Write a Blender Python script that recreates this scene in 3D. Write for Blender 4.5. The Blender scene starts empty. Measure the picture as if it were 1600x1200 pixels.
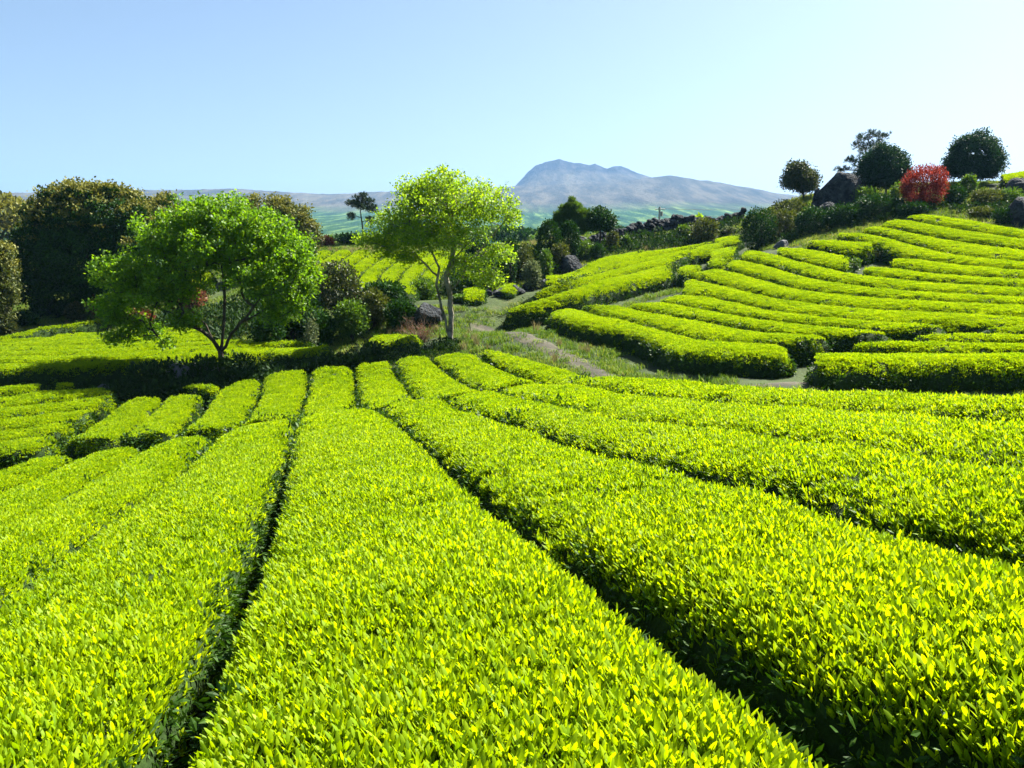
import bpy, math, random
import numpy as np
from mathutils import Vector
rng = np.random.default_rng(7)
C = bpy.context.scene.collection
S = bpy.context.scene
# ------------------------------------------------------------------ camera, sky, sun, exposure
EYE = 1.72
FPX = 1300.0
TH = math.atan(210 / FPX)
cam = bpy.data.cameras.new('camera'); co = bpy.data.objects.new('camera', cam); C.objects.link(co)
cam.sensor_width = 36; cam.lens = 36 * FPX / 1600; cam.clip_start = 0.05; cam.clip_end = 9000
co.location = (0, 0, EYE); co.rotation_euler = (math.pi / 2 - TH, 0, 0); S.camera = co
SUN_AZ, SUN_EL = 54.0, 50.0            # degrees clockwise from +Y, above horizon
w = bpy.data.worlds.new('World'); S.world = w; w.use_nodes = True
nt = w.node_tree; nt.nodes.clear()
sky = nt.nodes.new('ShaderNodeTexSky'); sky.sky_type = 'NISHITA'; sky.sun_disc = False
sky.sun_elevation = math.radians(SUN_EL); sky.sun_rotation = math.radians(SUN_AZ)
sky.altitude = 300; sky.air_density = 1.0; sky.dust_density = 3.0; sky.ozone_density = 1.7
bg = nt.nodes.new('ShaderNodeBackground'); bg.inputs[1].default_value = 0.034
wo = nt.nodes.new('ShaderNodeOutputWorld'); nt.links.new(sky.outputs[0], bg.inputs[0]); nt.links.new(bg.outputs[0], wo.inputs[0])
sl = bpy.data.lights.new('sun', 'SUN'); sl.energy = 5.0; sl.angle = math.radians(0.5); sl.color = (1.0, 0.95, 0.86)
so = bpy.data.objects.new('sun', sl); C.objects.link(so)
az, el = math.radians(SUN_AZ), math.radians(SUN_EL)
SD = Vector((math.sin(az) * math.cos(el), math.cos(az) * math.cos(el), math.sin(el)))
so.rotation_euler = SD.to_track_quat('Z', 'Y').to_euler()
S.view_settings.view_transform = 'Standard'; S.view_settings.look = 'None'
S.view_settings.exposure = 2.25; S.view_settings.gamma = 1.0; S.view_settings.use_curve_mapping = False
S.render.engine = 'CYCLES'
cy = S.cycles; cy.max_bounces = 8; cy.transparent_max_bounces = 4; cy.transmission_bounces = 6; cy.volume_bounces = 1
cy.caustics_reflective = False; cy.caustics_refractive = False

# ------------------------------------------------------------------ helpers
Fv = np.array([0, math.cos(TH), -math.sin(TH)]); Uv = np.array([0, math.sin(TH), math.cos(TH)])
def ray(px, py):
    d = Fv + (px - 800) / FPX * np.array([1., 0, 0]) - (py - 600) / FPX * Uv
    return d / d[1]
def at(px, py, Y):                      # the world point seen at that place of the photograph, Y metres ahead
    return ray(px, py) * Y + np.array([0, 0, EYE])
def topx(P):
    P = np.atleast_2d(P) - np.array([0, 0, EYE]); zc = P @ Fv
    zc = np.where(zc < 1e-3, 1e-3, zc)
    return 800 + FPX * P[:, 0] / zc, 600 - FPX * (P @ Uv) / zc, P @ Fv
def tag(o, label=None, cat=None, group=None, kind=None):
    if label: o['label'] = label
    if cat: o['category'] = cat
    if group: o['group'] = group
    if kind: o['kind'] = kind
    return o
def empty(name, loc, label=None, cat=None, group=None):
    o = bpy.data.objects.new(name, None); C.objects.link(o); o.location = loc; o.empty_display_size = .3
    return tag(o, label, cat, group)
def mesh(name, V, Fc, mats=(), smooth=False, attrs=None, midx=None):
    """V (n,3); Fc: (m,3) or (m,4) array, or a list of such arrays"""
    me = bpy.data.meshes.new(name); V = np.asarray(V, dtype=np.float32)
    Fl = [np.asarray(f, dtype=np.int32) for f in (Fc if isinstance(Fc, list) else [Fc])]
    me.vertices.add(len(V)); me.vertices.foreach_set('co', V.ravel())
    if sum(len(f) for f in Fl):
        lv = np.concatenate([f.ravel() for f in Fl]); tot = np.concatenate([np.full(len(f), f.shape[1], np.int32) for f in Fl])
        me.loops.add(len(lv)); me.loops.foreach_set('vertex_index', lv)
        me.polygons.add(len(tot)); me.polygons.foreach_set('loop_start', np.concatenate([[0], np.cumsum(tot)[:-1]]).astype(np.int32))
        try: me.polygons.foreach_set('loop_total', tot)
        except Exception: pass
        if midx is not None: me.polygons.foreach_set('material_index', np.asarray(midx, np.int32))
        me.polygons.foreach_set('use_smooth', np.full(len(tot), smooth))
    for k, (dom, typ, arr) in (attrs or {}).items():
        a = me.attributes.new(k, typ, dom); a.data.foreach_set('vector' if typ == 'FLOAT_VECTOR' else 'value', np.asarray(arr).ravel())
    for m in mats: me.materials.append(m)
    me.update(); me.validate() if False else None
    return me
def link(name, me, parent=None, loc=None):
    o = bpy.data.objects.new(name, me); C.objects.link(o)
    if parent is not None: o.parent = parent; 
    if loc is not None: o.location = loc
    return o
def local(V, root): return np.asarray(V) - np.array(root.location)

# value noise in numpy
def vnoise(x, y, seed=0):
    xi = np.floor(x).astype(np.int64); yi = np.floor(y).astype(np.int64); fx = x - xi; fy = y - yi
    def h(a, b):
        n = (a * 374761393 + b * 668265263 + seed * 974711) & 0x7fffffff
        n = ((n ^ (n >> 13)) * 1274126177) & 0x7fffffff
        return ((n ^ (n >> 16)) & 0xffff) / 65535.0
    fx = fx * fx * (3 - 2 * fx); fy = fy * fy * (3 - 2 * fy)
    return (h(xi, yi) * (1 - fx) + h(xi + 1, yi) * fx) * (1 - fy) + (h(xi, yi + 1) * (1 - fx) + h(xi + 1, yi + 1) * fx) * fy - .5
def fbm(x, y, o=4, seed=0):
    s = 0; a = 1.
    for i in range(o): s = s + a * vnoise(x * 2 ** i, y * 2 ** i, seed + i * 17); a *= .5
    return s

# ------------------------------------------------------------------ materials
def N(nt, t, **kw):
    n = nt.nodes.new(t)
    for k, v in kw.items(): setattr(n, k, v)
    return n
def ramp(nt, stops):
    r = N(nt, 'ShaderNodeValToRGB'); e = r.color_ramp.elements
    while len(e) > 1: e.remove(e[-1])
    e[0].position = stops[0][0]; e[0].color = (*stops[0][1], 1)
    for p, c in stops[1:]:
        k = e.new(p); k.color = (*c, 1)
    return r
def leaf_mat(name, cols, trans=None, tmix=.4, rough=.45, spec=.3, instanced=False, patch=None):
    """cols: ramp of reflect colours driven by a per-leaf random value; patch=(scale, amount) adds slow variation over the plant"""
    m = bpy.data.materials.new(name); m.use_nodes = True; t = m.node_tree; t.nodes.clear(); L = t.links.new
    out = N(t, 'ShaderNodeOutputMaterial')
    at_ = N(t, 'ShaderNodeAttribute', attribute_name='rnd'); val = at_.outputs['Fac']
    if instanced:
        oi = N(t, 'ShaderNodeObjectInfo'); a = N(t, 'ShaderNodeMath', operation='MULTIPLY_ADD'); a.inputs[1].default_value = .35
        s = N(t, 'ShaderNodeMath', operation='MULTIPLY'); s.inputs[1].default_value = .65
        L(val, s.inputs[0]); L(oi.outputs['Random'], a.inputs[0]); L(s.outputs[0], a.inputs[2]); val = a.outputs[0]
    if patch:
        g = N(t, 'ShaderNodeNewGeometry'); nz = N(t, 'ShaderNodeTexNoise'); nz.inputs['Scale'].default_value = patch[0]; nz.inputs['Detail'].default_value = 2
        L(g.outputs['Position'], nz.inputs['Vector'])
        a = N(t, 'ShaderNodeMath', operation='MULTIPLY_ADD'); a.inputs[1].default_value = patch[1]; L(nz.outputs[0], a.inputs[0])
        s = N(t, 'ShaderNodeMath', operation='SUBTRACT'); s.inputs[1].default_value = patch[1] * .5; L(val, s.inputs[0]); L(s.outputs[0], a.inputs[2]); val = a.outputs[0]
    r = ramp(t, [(i / max(1, len(cols) - 1), c) for i, c in enumerate(cols)]); L(val, r.inputs[0])
    p = N(t, 'ShaderNodeBsdfPrincipled'); p.inputs['Roughness'].default_value = rough; p.inputs['Specular IOR Level'].default_value = spec
    L(r.outputs[0], p.inputs['Base Color'])
    tr = N(t, 'ShaderNodeBsdfTranslucent'); mx = N(t, 'ShaderNodeMix', data_type='RGBA', blend_type='MULTIPLY'); mx.inputs['Factor'].default_value = 1
    L(r.outputs[0], mx.inputs['A']); mx.inputs['B'].default_value = (*(trans or (1.6, 1.3, .5)), 1); L(mx.outputs['Result'], tr.inputs[0])
    ms = N(t, 'ShaderNodeMixShader'); ms.inputs[0].default_value = tmix; L(p.outputs[0], ms.inputs[1]); L(tr.outputs[0], ms.inputs[2]); L(ms.outputs[0], out.inputs[0])
    return m
def noise_mat(name, stops, scale=2., detail=6, rough=.9, bump=.3, bscale=None, spec=.2, dist=.05, stretch=None):
    m = bpy.data.materials.new(name); m.use_nodes = True; t = m.node_tree; L = t.links.new; p = t.nodes['Principled BSDF']
    g = N(t, 'ShaderNodeNewGeometry'); nz = N(t, 'ShaderNodeTexNoise'); nz.inputs['Scale'].default_value = scale; nz.inputs['Detail'].default_value = detail; nz.inputs['Roughness'].default_value = .65
    src = g.outputs['Position']
    if stretch:
        mp = N(t, 'ShaderNodeMapping'); mp.inputs['Scale'].default_value = stretch; L(src, mp.inputs['Vector']); src = mp.outputs[0]
    L(src, nz.inputs['Vector']); r = ramp(t, stops); L(nz.outputs[0], r.inputs[0]); L(r.outputs[0], p.inputs['Base Color'])
    p.inputs['Roughness'].default_value = rough; p.inputs['Specular IOR Level'].default_value = spec
    if bump:
        n2 = N(t, 'ShaderNodeTexNoise'); n2.inputs['Scale'].default_value = bscale or scale * 6; n2.inputs['Detail'].default_value = 5; L(src, n2.inputs['Vector'])
        b = N(t, 'ShaderNodeBump'); b.inputs['Strength'].default_value = bump; b.inputs['Distance'].default_value = dist; L(n2.outputs[0], b.inputs['Height']); L(b.outputs[0], p.inputs['Normal'])
    return m
M = {}
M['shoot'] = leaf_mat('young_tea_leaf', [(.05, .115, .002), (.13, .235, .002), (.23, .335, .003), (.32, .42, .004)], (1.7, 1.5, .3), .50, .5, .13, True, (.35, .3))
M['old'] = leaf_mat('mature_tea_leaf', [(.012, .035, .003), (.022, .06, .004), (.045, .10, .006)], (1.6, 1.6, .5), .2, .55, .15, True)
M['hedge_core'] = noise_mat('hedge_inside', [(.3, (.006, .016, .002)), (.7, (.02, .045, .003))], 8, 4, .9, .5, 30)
M['soil'] = noise_mat('volcanic_soil', [(.3, (.012, .011, .008)), (.6, (.030, .024, .016)), (.8, (.03, .05, .012))], 1.2, 6, .95, .6, 18)
M['ground'] = noise_mat('rough_turf', [(.28, (.012, .018, .007)), (.45, (.022, .036, .009)), (.6, (.04, .06, .014)), (.75, (.07, .07, .028))], .55, 8, .95, .7, 9, dist=.1)
M['path'] = noise_mat('dusty_track', [(.3, (.022, .022, .016)), (.47, (.045, .042, .030)), (.56, (.075, .068, .045)), (.63, (.03, .045, .014))], 1.0, 8, .95, .5, 14)  # dust tones darkened to stand in for the bank's shade, which isn't cast here
M['bark_pale'] = noise_mat('pale_bark', [(.35, (.05, .045, .03)), (.5, (.16, .14, .10)), (.7, (.30, .28, .22))], 3.0, 6, .85, .7, 25)
M['bark'] = noise_mat('dark_bark', [(.35, (.022, .017, .012)), (.7, (.075, .06, .042))], 4.0, 6, .9, .7, 25)
M['rock'] = noise_mat('basalt', [(.3, (.010, .012, .014)), (.45, (.026, .030, .033)), (.6, (.055, .060, .062)), (.68, (.10, .105, .10)), (.76, (.035, .055, .02))], 2.6, 12, .95, 1.0, 9, dist=.2)
M['rock_pale'] = noise_mat('pale_stone', [(.3, (.06, .063, .065)), (.6, (.10, .105, .11)), (.8, (.17, .17, .165))], 2.5, 8, .85, .8, 12)
M['concrete'] = noise_mat('concrete', [(.3, (.28, .28, .26)), (.7, (.42, .41, .39))], 5, 4, .8, .2)
M['wire'] = noise_mat('cable', [(0, (.02, .02, .02)), (1, (.03, .03, .03))], 5, 2, .6, 0)

# ------------------------------------------------------------------ the lie of the land
def Zn(X, Y):                           # canopy height over the eye on the near ridge
    P = [0.9862, 0.1383, -0.1275, 0.0072, 0.0023, -0.001, -0.0037, -0.0075]
    return -(P[0] + P[1] * Y + P[2] * X + P[3] * X * X + P[4] * X * Y + P[5] * Y * Y + P[6] * .1 * X * X * Y + P[7] * .1 * X ** 3)
def Zh(X, Y):                           # ... and on the slope to the right
    P = [-1.295, 1.247, 1.512, -0.006, 0.322, 0.37, -0.019, 0.027]; x = (X - 14) / 10; y = (Y - 35) / 10
    return P[0] + P[1] * x + P[2] * y + P[3] * x * x + P[4] * x * y + P[5] * y * y + P[6] * x ** 3 + P[7] * y ** 3
HH = .75
def hit(Zf, px, py, y0, y1):
    d = ray(px, py); T = np.linspace(y0, y1, 500); g = d[2] * T - Zf(d[0] * T, T); k = np.where(g < 0)[0]
    return None if len(k) == 0 or k[0] == 0 else d * T[k[0]]
ctl = []
for X in np.arange(-9, 6.1, 1.5):
    for Y in (-2, 0, 2, 4, 6, 8, 10, 12, 14, 16, 18):
        if Y > 16 + .3 * X and Y > 9 and X > 0 and Y > 18 - 1.2 * X + 3: continue
        if X < -4 and Y < -X * .6: continue
        if Y > 17.5 or (X > 4 and Y > 12): continue
        ctl.append((X, Y, Zn(X, Y) - HH))
for px, py in [(910, 597), (1000, 615), (1100, 620), (1200, 630), (1400, 638), (932, 587), (1112, 595), (1600, 722), (1600, 650), (690, 624), (800, 614)]:
    p = hit(Zn, px, py, 1, 30)
    if p is not None: ctl.append((p[0], p[1], p[2] - HH))
B_ = {
'B0': [(850, 490), (887, 500), (950, 512), (1012, 530), (1062, 545), (1125, 552), (1200, 553), (1240, 556)],
'B1': [(882, 477), (907, 479), (937, 489), (975, 496), (1015, 507), (1050, 515), (1100, 527), (1150, 531), (1200, 534), (1238, 538)],
'B2': [(955, 480), (980, 478), (1000, 481), (1040, 489), (1120, 502), (1164, 510), (1214, 518), (1320, 524)],
'B3': [(1012, 470), (1040, 471), (1080, 477), (1110, 481), (1164, 492), (1214, 500), (1300, 508), (1360, 513), (1420, 516)],
'B4': [(1060, 460), (1080, 458), (1110, 460), (1140, 466), (1180, 476), (1214, 484), (1260, 490), (1300, 494), (1360, 499), (1507, 506)],
'B5': [(1070, 428), (1090, 432), (1110, 438), (1140, 445), (1180, 454), (1214, 462), (1260, 469), (1300, 474), (1360, 480), (1500, 487), (1590, 491)],
'B6': [(1126, 416), (1160, 424), (1190, 432), (1214, 438), (1240, 446), (1280, 453), (1360, 461), (1480, 469), (1600, 474)],
'B7': [(1145, 402), (1170, 405), (1200, 411), (1226, 419), (1260, 428), (1300, 437), (1360, 446), (1480, 456), (1600, 461)],
'B8': [(1168, 388), (1210, 394), (1230, 399), (1250, 405), (1280, 413), (1310, 419), (1360, 428), (1450, 438), (1600, 447)],
'B9': [(1350, 414), (1400, 416), (1475, 426), (1600, 434)],
'B10': [(1395, 401), (1425, 401), (1475, 407), (1537, 414), (1600, 420)],
'B11': [(1312, 362), (1350, 362), (1390, 369), (1425, 377), (1475, 392), (1525, 400), (1600, 406)],
'B12': [(1362, 351), (1400, 355), (1437, 363), (1510, 375), (1600, 387)],
'B13': [(1397, 342), (1420, 341), (1465, 349), (1525, 359), (1600, 371)],
'B14': [(1435, 333), (1465, 333), (1525, 342), (1600, 356)]}
for k, v in B_.items():
    for px, py in v[::2] + [v[-1]]:
        p = hit(Zh, px, py, 15, 70)
        if p is not None: ctl.append((p[0], p[1], p[2] - HH))
# canopy points elsewhere: (photo x, photo y, metres ahead)
for px, py, Y in [(0, 700, 21.5), (80, 694, 21.3), (183, 685, 20.8), (285, 670, 20.6), (380, 660, 20.5), (468, 650, 20.5), (565, 638, 20.6), (655, 628, 20.8), (760, 610, 21.3), (845, 603, 21.3),
                  (0, 602, 26.5), (50, 598, 27), (130, 600, 27), (258, 612, 26.5), (350, 592, 27.5), (410, 580, 28), (484, 571, 28.3), (552, 564, 28.6), (611, 556, 29), (671, 549, 29), (735, 547, 29.3), (800, 551, 28), (870, 567, 25.5),
                  (-60, 579, 28.5), (100, 577, 28.5), (190, 573, 29), (334, 556, 31), (520, 543, 33), (0, 548, 33.5), (190, 543, 34), (334, 530, 36), (-60, 530, 37), (0, 530, 38), (70, 513, 41), (160, 498, 44), (145, 527, 38), (320, 510, 41),
                  (600, 528, 33.5), (1600, 567, 22), (1450, 568, 22.3), (1350, 567, 22.5), (1262, 565, 22.8), (1600, 530, 24.5), (1450, 545, 24),
                  (778, 492, 37), (850, 482, 37.3), (950, 452, 39.5), (1055, 425, 42), (846, 435, 45.5), (911, 416, 46.5), (960, 395, 51), (1060, 380, 54), (1135, 367, 56), (1110, 395, 48),
                  (505, 452, 46), (600, 455, 46), (680, 452, 47), (505, 388, 58), (600, 390, 58), (680, 395, 58), (260, 455, 47), (260, 425, 56), (380, 400, 58), (1600, 268, 60), (1660, 262, 60), (1660, 560, 21.5)]:
    p = at(px, py, Y); ctl.append((p[0], p[1], p[2] - EYE - HH))
# bare ground
for px, py, Y in [(700, 531, 33), (760, 530, 32), (830, 518, 33.5), (880, 545, 31), (940, 582, 27.5), (1060, 583, 25.5), (1180, 595, 23.5), (1250, 600, 22), (1350, 603, 21.3), (1500, 605, 20.8), (1600, 605, 20.8),
                  (740, 490, 38), (745, 465, 42), (860, 460, 40), (560, 560, 30.5), (640, 548, 31),
                  (1150, 350, 61), (1040, 360, 60), (940, 385, 57), (860, 400, 54), (800, 420, 50), (1200, 335, 58), (1250, 312, 58), (1310, 330, 54), (1440, 330, 48), (1380, 330, 50), (1520, 288, 56), (1520, 325, 49), (1600, 350, 44), (1600, 300, 52),
                  (60, 500, 45), (150, 490, 46), (0, 510, 42), (480, 480, 42), (560, 470, 42), (440, 385, 64), (520, 380, 65), (250, 400, 62), (700, 400, 60)]:
    p = at(px, py, Y); ctl.append((p[0], p[1], p[2] - EYE))
for X, Y, z in [(-45, 60, -2), (-45, 45, -3.3), (-35, 30, -4.8), (-30, 15, -4.5), (-16, 8, -3.6), (-25, 0, -3.4), (45, 60, 6), (48, 45, 4.5), (40, 30, 1.5), (30, 15, -1.5), (18, 5, -1.8), (22, -5, -.5), (0, -8, -.9), (-12, -8, -2),
                (-60, 85, 0), (-30, 85, -2.2), (0, 85, -2.5), (20, 85, -1), (45, 85, 4), (-60, 110, -1), (0, 110, -4), (60, 110, 2), (14, 14, -3.2), (10, 19, -4.0), (5, 25, -4.1)]:
    ctl.append((X, Y, z))
ctl = np.array(ctl)
def tps(r2): return r2 * np.log(r2 + 1e-9)
n_ = len(ctl); sc_ = 20.
cx = ctl[:, :2] / sc_; K = tps(((cx[:, None] - cx[None]) ** 2).sum(2)) + np.eye(n_) * 2e-4
Q = np.hstack([np.ones((n_, 1)), cx]); Am = np.block([[K, Q], [Q.T, np.zeros((3, 3))]])
wt = np.linalg.solve(Am, np.concatenate([ctl[:, 2], np.zeros(3)]))
GX = np.arange(-90, 90.1, .75); GY = np.arange(-12, 125.1, .75)
gx, gy = np.meshgrid(GX, GY); pts = np.stack([gx.ravel(), gy.ravel()], 1) / sc_
gz = np.concatenate([tps(((p[:, None] - cx[None]) ** 2).sum(2)) @ wt[:n_] + wt[n_] + p @ wt[n_ + 1:] for p in np.array_split(pts, 12)])
gz = np.clip(gz, -9, 9).reshape(gx.shape) + EYE
def smooth(a): return a * a * (3 - 2 * a)
SIL = np.array([(-900, 352), (-300, 330), (0, 318), (370, 303), (460, 306), (520, 309), (600, 304), (700, 300), (790, 296), (870, 292), (950, 290), (1000, 284), (1040, 281), (1080, 287), (1120, 293), (1200, 308), (1300, 325), (1600, 350), (2500, 380)], float)
CRAG = np.array([(740, 420), (775, 330), (790, 299), (805, 294), (812, 287), (825, 274), (835, 265), (850, 259), (872, 255), (888, 259), (895, 261), (902, 260.5), (918, 263), (926, 261), (937, 266), (945, 269), (953, 267), (965, 266), (975, 270), (990, 276), (1010, 283), (1040, 292), (1070, 330), (1090, 420)], float)
def far_z(X, Y):
    """land beyond the field: forest plain, foothills, the mountain"""
    r = np.hypot(X, Y); Yp = np.maximum(Y, .25 * r); px = 800 + FPX * X / Yp
    s = np.interp(px, SIL[:, 0], SIL[:, 1]); c = np.minimum(np.interp(px, CRAG[:, 0], CRAG[:, 1]), s + 4)
    R = [60, 130, 400, 1200, 1900, 2500, 2650, 2960, 3060, 4200]
    e = [-4.5 / 60, -4.5 / 130, 2 / 400, (390 - 352) / FPX]
    py = np.stack([np.full_like(r, 390 - v * FPX) for v in e] + [352 + (s - 352) * .45, s + 1.5, s, np.minimum(s + 2, c + 8), c, np.full_like(r, 395.)])
    out = np.zeros_like(r)
    for i in range(len(R) - 1):
        k = (r >= R[i]) & (r < R[i + 1] + (1e9 if i == len(R) - 2 else 0)); t = smooth(np.clip((r[k] - R[i]) / (R[i + 1] - R[i]), 0, 1)) if i > 6 else np.clip((r[k] - R[i]) / (R[i + 1] - R[i]), 0, 1)
        out[k] = py[i][k] * (1 - t) + py[i + 1][k] * t
    out = np.where(r < R[0], 390 + 97.5, out)
    z = (390 - out) / FPX * np.minimum(r, 4200) + EYE
    amp = np.clip((r - 120) / 2500, 0, 1)
    z = z + amp * (9 * fbm(X / 420, Y / 420, 5, 3) * np.clip((2650 - r) / 900, 0, 1) + 7 * fbm(X / 40, Y / 90, 4, 9) * np.clip((r - 1500) / 1500, 0, 1))
    return z
def bil(X, Y):
    X = np.asarray(X, float); Y = np.asarray(Y, float)
    u = np.clip((X - GX[0]) / .75, 0, len(GX) - 1.001); v = np.clip((Y - GY[0]) / .75, 0, len(GY) - 1.001)
    i = u.astype(int); j = v.astype(int); fu = u - i; fv = v - j
    return (gz[j, i] * (1 - fu) + gz[j, i + 1] * fu) * (1 - fv) + (gz[j + 1, i] * (1 - fu) + gz[j + 1, i + 1] * fu) * fv
def G(X, Y):
    X = np.asarray(X, float); Y = np.asarray(Y, float)
    return bil(X, Y)
def Gall(X, Y):
    r = np.hypot(X, Y); t = smooth(np.clip((r - 72) / 40, 0, 1)); side = smooth(np.clip((np.abs(X) - 55) / 30, 0, 1)); back = smooth(np.clip((-Y - 4) / 8, 0, 1))
    t = np.maximum(t, np.maximum(side, back) * 0)
    f = far_z(X, Y)
    return bil(X, Y) * (1 - t) + f * t + .05 * fbm(X / 1.3, Y / 1.3, 3, 5) * (1 - t)
def onto(px, py, h=0, y0=.6, y1=95):    # first meeting of the photo ray with the ground raised by h
    d = ray(px, py); T = np.geomspace(y0, y1, 900); g = EYE + d[2] * T - G(d[0] * T, T) - h; k = np.where(g < 0)[0]
    if len(k) == 0: i = g.argmin(); return np.array([d[0] * T[i], T[i], G(d[0] * T[i], T[i])])
    k = k[0]
    if k == 0: t = T[0]
    else: t = T[k - 1] + (T[k] - T[k - 1]) * g[k - 1] / (g[k - 1] - g[k])
    return np.array([d[0] * t, t, float(G(d[0] * t, t))])

def polar(r0, r1, nr, azs):
    rs = np.geomspace(r0, r1, nr) if r0 > 1 else np.concatenate([[0.01], np.geomspace(1, r1, nr - 1)])
    A, Rr = np.meshgrid(azs, rs); X = Rr * np.sin(A); Y = Rr * np.cos(A); return X, Y, rs
FC = 1
fine = np.radians(np.linspace(-42, 42, 420)); coarse = np.radians(np.linspace(42, 318, 90)[1:-1])
AZ = np.concatenate([fine, coarse, [fine[0] + 2 * math.pi]])
def polar_sheet(name, r0, r1, nr, mat, AZ=AZ):
    X, Y, rs = polar(r0, r1, nr, AZ); Z = Gall(X.ravel(), Y.ravel()); V = np.stack([X.ravel(), Y.ravel(), Z], 1)
    n = len(AZ); i = np.arange(len(rs) - 1)[:, None] * n + np.arange(n - 1)[None]; i = i.ravel()
    Fc = np.stack([i, i + n, i + n + 1, i + 1], 1)
    return link(name, mesh(name, V, Fc, [mat], True))
gnd = tag(polar_sheet('ground', 0, 125, 330, M['ground']), 'rough grassy volcanic soil under and between the tea hedges', kind='structure')

def far_material():
    m = bpy.data.materials.new('far_land'); m.use_nodes = True; t = m.node_tree; L = t.links.new; p = t.nodes['Principled BSDF']; p.inputs['Roughness'].default_value = 1; p.inputs['Specular IOR Level'].default_value = 0
    g = N(t, 'ShaderNodeNewGeometry'); sep = N(t, 'ShaderNodeSeparateXYZ'); L(g.outputs['Position'], sep.inputs[0])
    def noise(sx, sy, det, sc=1):
        mp = N(t, 'ShaderNodeMapping'); mp.inputs['Scale'].default_value = (sx, sy, 1 / 60); L(g.outputs['Position'], mp.inputs['Vector'])
        n = N(t, 'ShaderNodeTexNoise'); n.inputs['Scale'].default_value = sc; n.inputs['Detail'].default_value = det; n.inputs['Roughness'].default_value = .7; L(mp.outputs[0], n.inputs['Vector']); return n.outputs[0]
    forest = ramp(t, [(.35, (.010, .030, .014)), (.5, (.022, .055, .020)), (.58, (.07, .12, .035)), (.7, (.13, .19, .06))]); L(noise(1 / 22, 1 / 260, 8), forest.inputs[0])
    moor = ramp(t, [(.32, (.022, .022, .018)), (.48, (.045, .042, .032)), (.6, (.085, .075, .055)), (.72, (.03, .042, .025))]); L(noise(1 / 50, 1 / 420, 8), moor.inputs[0])
    rock = ramp(t, [(.3, (.008, .008, .010)), (.52, (.022, .021, .021)), (.75, (.075, .065, .06))]); L(noise(1 / 30, 1 / 60, 9), rock.inputs[0])
    def mixf(a, b, f):
        x = N(t, 'ShaderNodeMix', data_type='RGBA'); L(a, x.inputs['A']); L(b, x.inputs['B']); L(f, x.inputs['Factor']); return x.outputs['Result']
    def step(val, lo, hi, wob):
        mr = N(t, 'ShaderNodeMapRange'); mr.inputs[1].default_value = lo; mr.inputs[2].default_value = hi
        a = N(t, 'ShaderNodeMath', operation='MULTIPLY_ADD'); a.inputs[1].default_value = wob; L(noise(1 / 300, 1 / 500, 5), a.inputs[0]); L(val, a.inputs[2]); L(a.outputs[0], mr.inputs[0]); return mr.outputs[0]
    c = mixf(forest.outputs[0], moor.outputs[0], step(sep.outputs['Z'], 95, 135, 50))
    c = mixf(c, rock.outputs[0], step(sep.outputs['Z'], 262, 285, 30))
    L(c, p.inputs['Base Color'])
    b = N(t, 'ShaderNodeBump'); b.inputs['Strength'].default_value = .8; b.inputs['Distance'].default_value = 12; L(noise(1 / 18, 1 / 40, 6), b.inputs['Height']); L(b.outputs[0], p.inputs['Normal'])
    return m
M['far'] = far_material()
finer = np.radians(np.linspace(-42, 42, 1261)); AZ2 = np.concatenate([finer, coarse, [finer[0] + 2 * math.pi]])
tag(polar_sheet('mountain', 125, 4800, 260, M['far'], AZ2), 'wide blue mountain with rocky summit above green foothills', kind='structure')

# ------------------------------------------------------------------ small leafy source meshes
def rotz(a): c, s = np.cos(a), np.sin(a); z = 0 * c; o = z + 1; return np.stack([np.stack([c, -s, z], -1), np.stack([s, c, z], -1), np.stack([z, z, o], -1)], -2)
def roty(a): c, s = np.cos(a), np.sin(a); z = 0 * c; o = z + 1; return np.stack([np.stack([c, z, s], -1), np.stack([z, o, z], -1), np.stack([-s, z, c], -1)], -2)
def leaf_proto(segs, fold=.25, curl=.25, wmax=.34):
    """leaf along +Z, length 1, folded along the midrib; returns V, F"""
    if segs == 0:                      # a simple four-point leaf
        return np.array([(0, 0, 0), (wmax * .5, fold * .12, .5), (0, curl * .3, 1), (-wmax * .5, fold * .12, .5)]), np.array([(0, 1, 2, 3)])
    V = []; F = []
    TT = {1: [(0, .7), (1, .5)], 2: [(0, .3), (.5, 1), (1, .1)], 3: [(0, .25), (.38, .95), (.75, .85), (1, .08)], 4: [(0, .2), (.25, .8), (.52, 1), (.82, .72), (1, .1)]}[segs]
    for i in range(segs + 1):
        t, wd = TT[i]; wd = wd * wmax * .5
        y = curl * t * t
        V += [(-wd, y + fold * wd, t), (0, y, t), (wd, y + fold * wd, t)]
    for i in range(segs):
        a = i * 3; F += [(a, a + 1, a + 4, a + 3), (a + 1, a + 2, a + 5, a + 4)]
    return np.array(V, float), np.array(F)
def assemble(protoV, protoF, pos, Rm, scl, rnd):
    n = len(pos); m = len(protoV)
    V = np.einsum('nij,mj->nmi', Rm, protoV) * np.asarray(scl).reshape(n, 1, 1) + pos[:, None]
    F = protoF[None] + (np.arange(n) * m)[:, None, None]
    return V.reshape(-1, 3), F.reshape(-1, protoF.shape[1]), np.repeat(rnd, len(protoF))
hid = bpy.data.collections.new('leaf_sources')
def coll(name, meshes):
    c = bpy.data.collections.new(name)
    for i, m in enumerate(meshes):
        o = bpy.data.objects.new('%s_%02d' % (name, i), m); c.objects.link(o)
    return c
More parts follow.
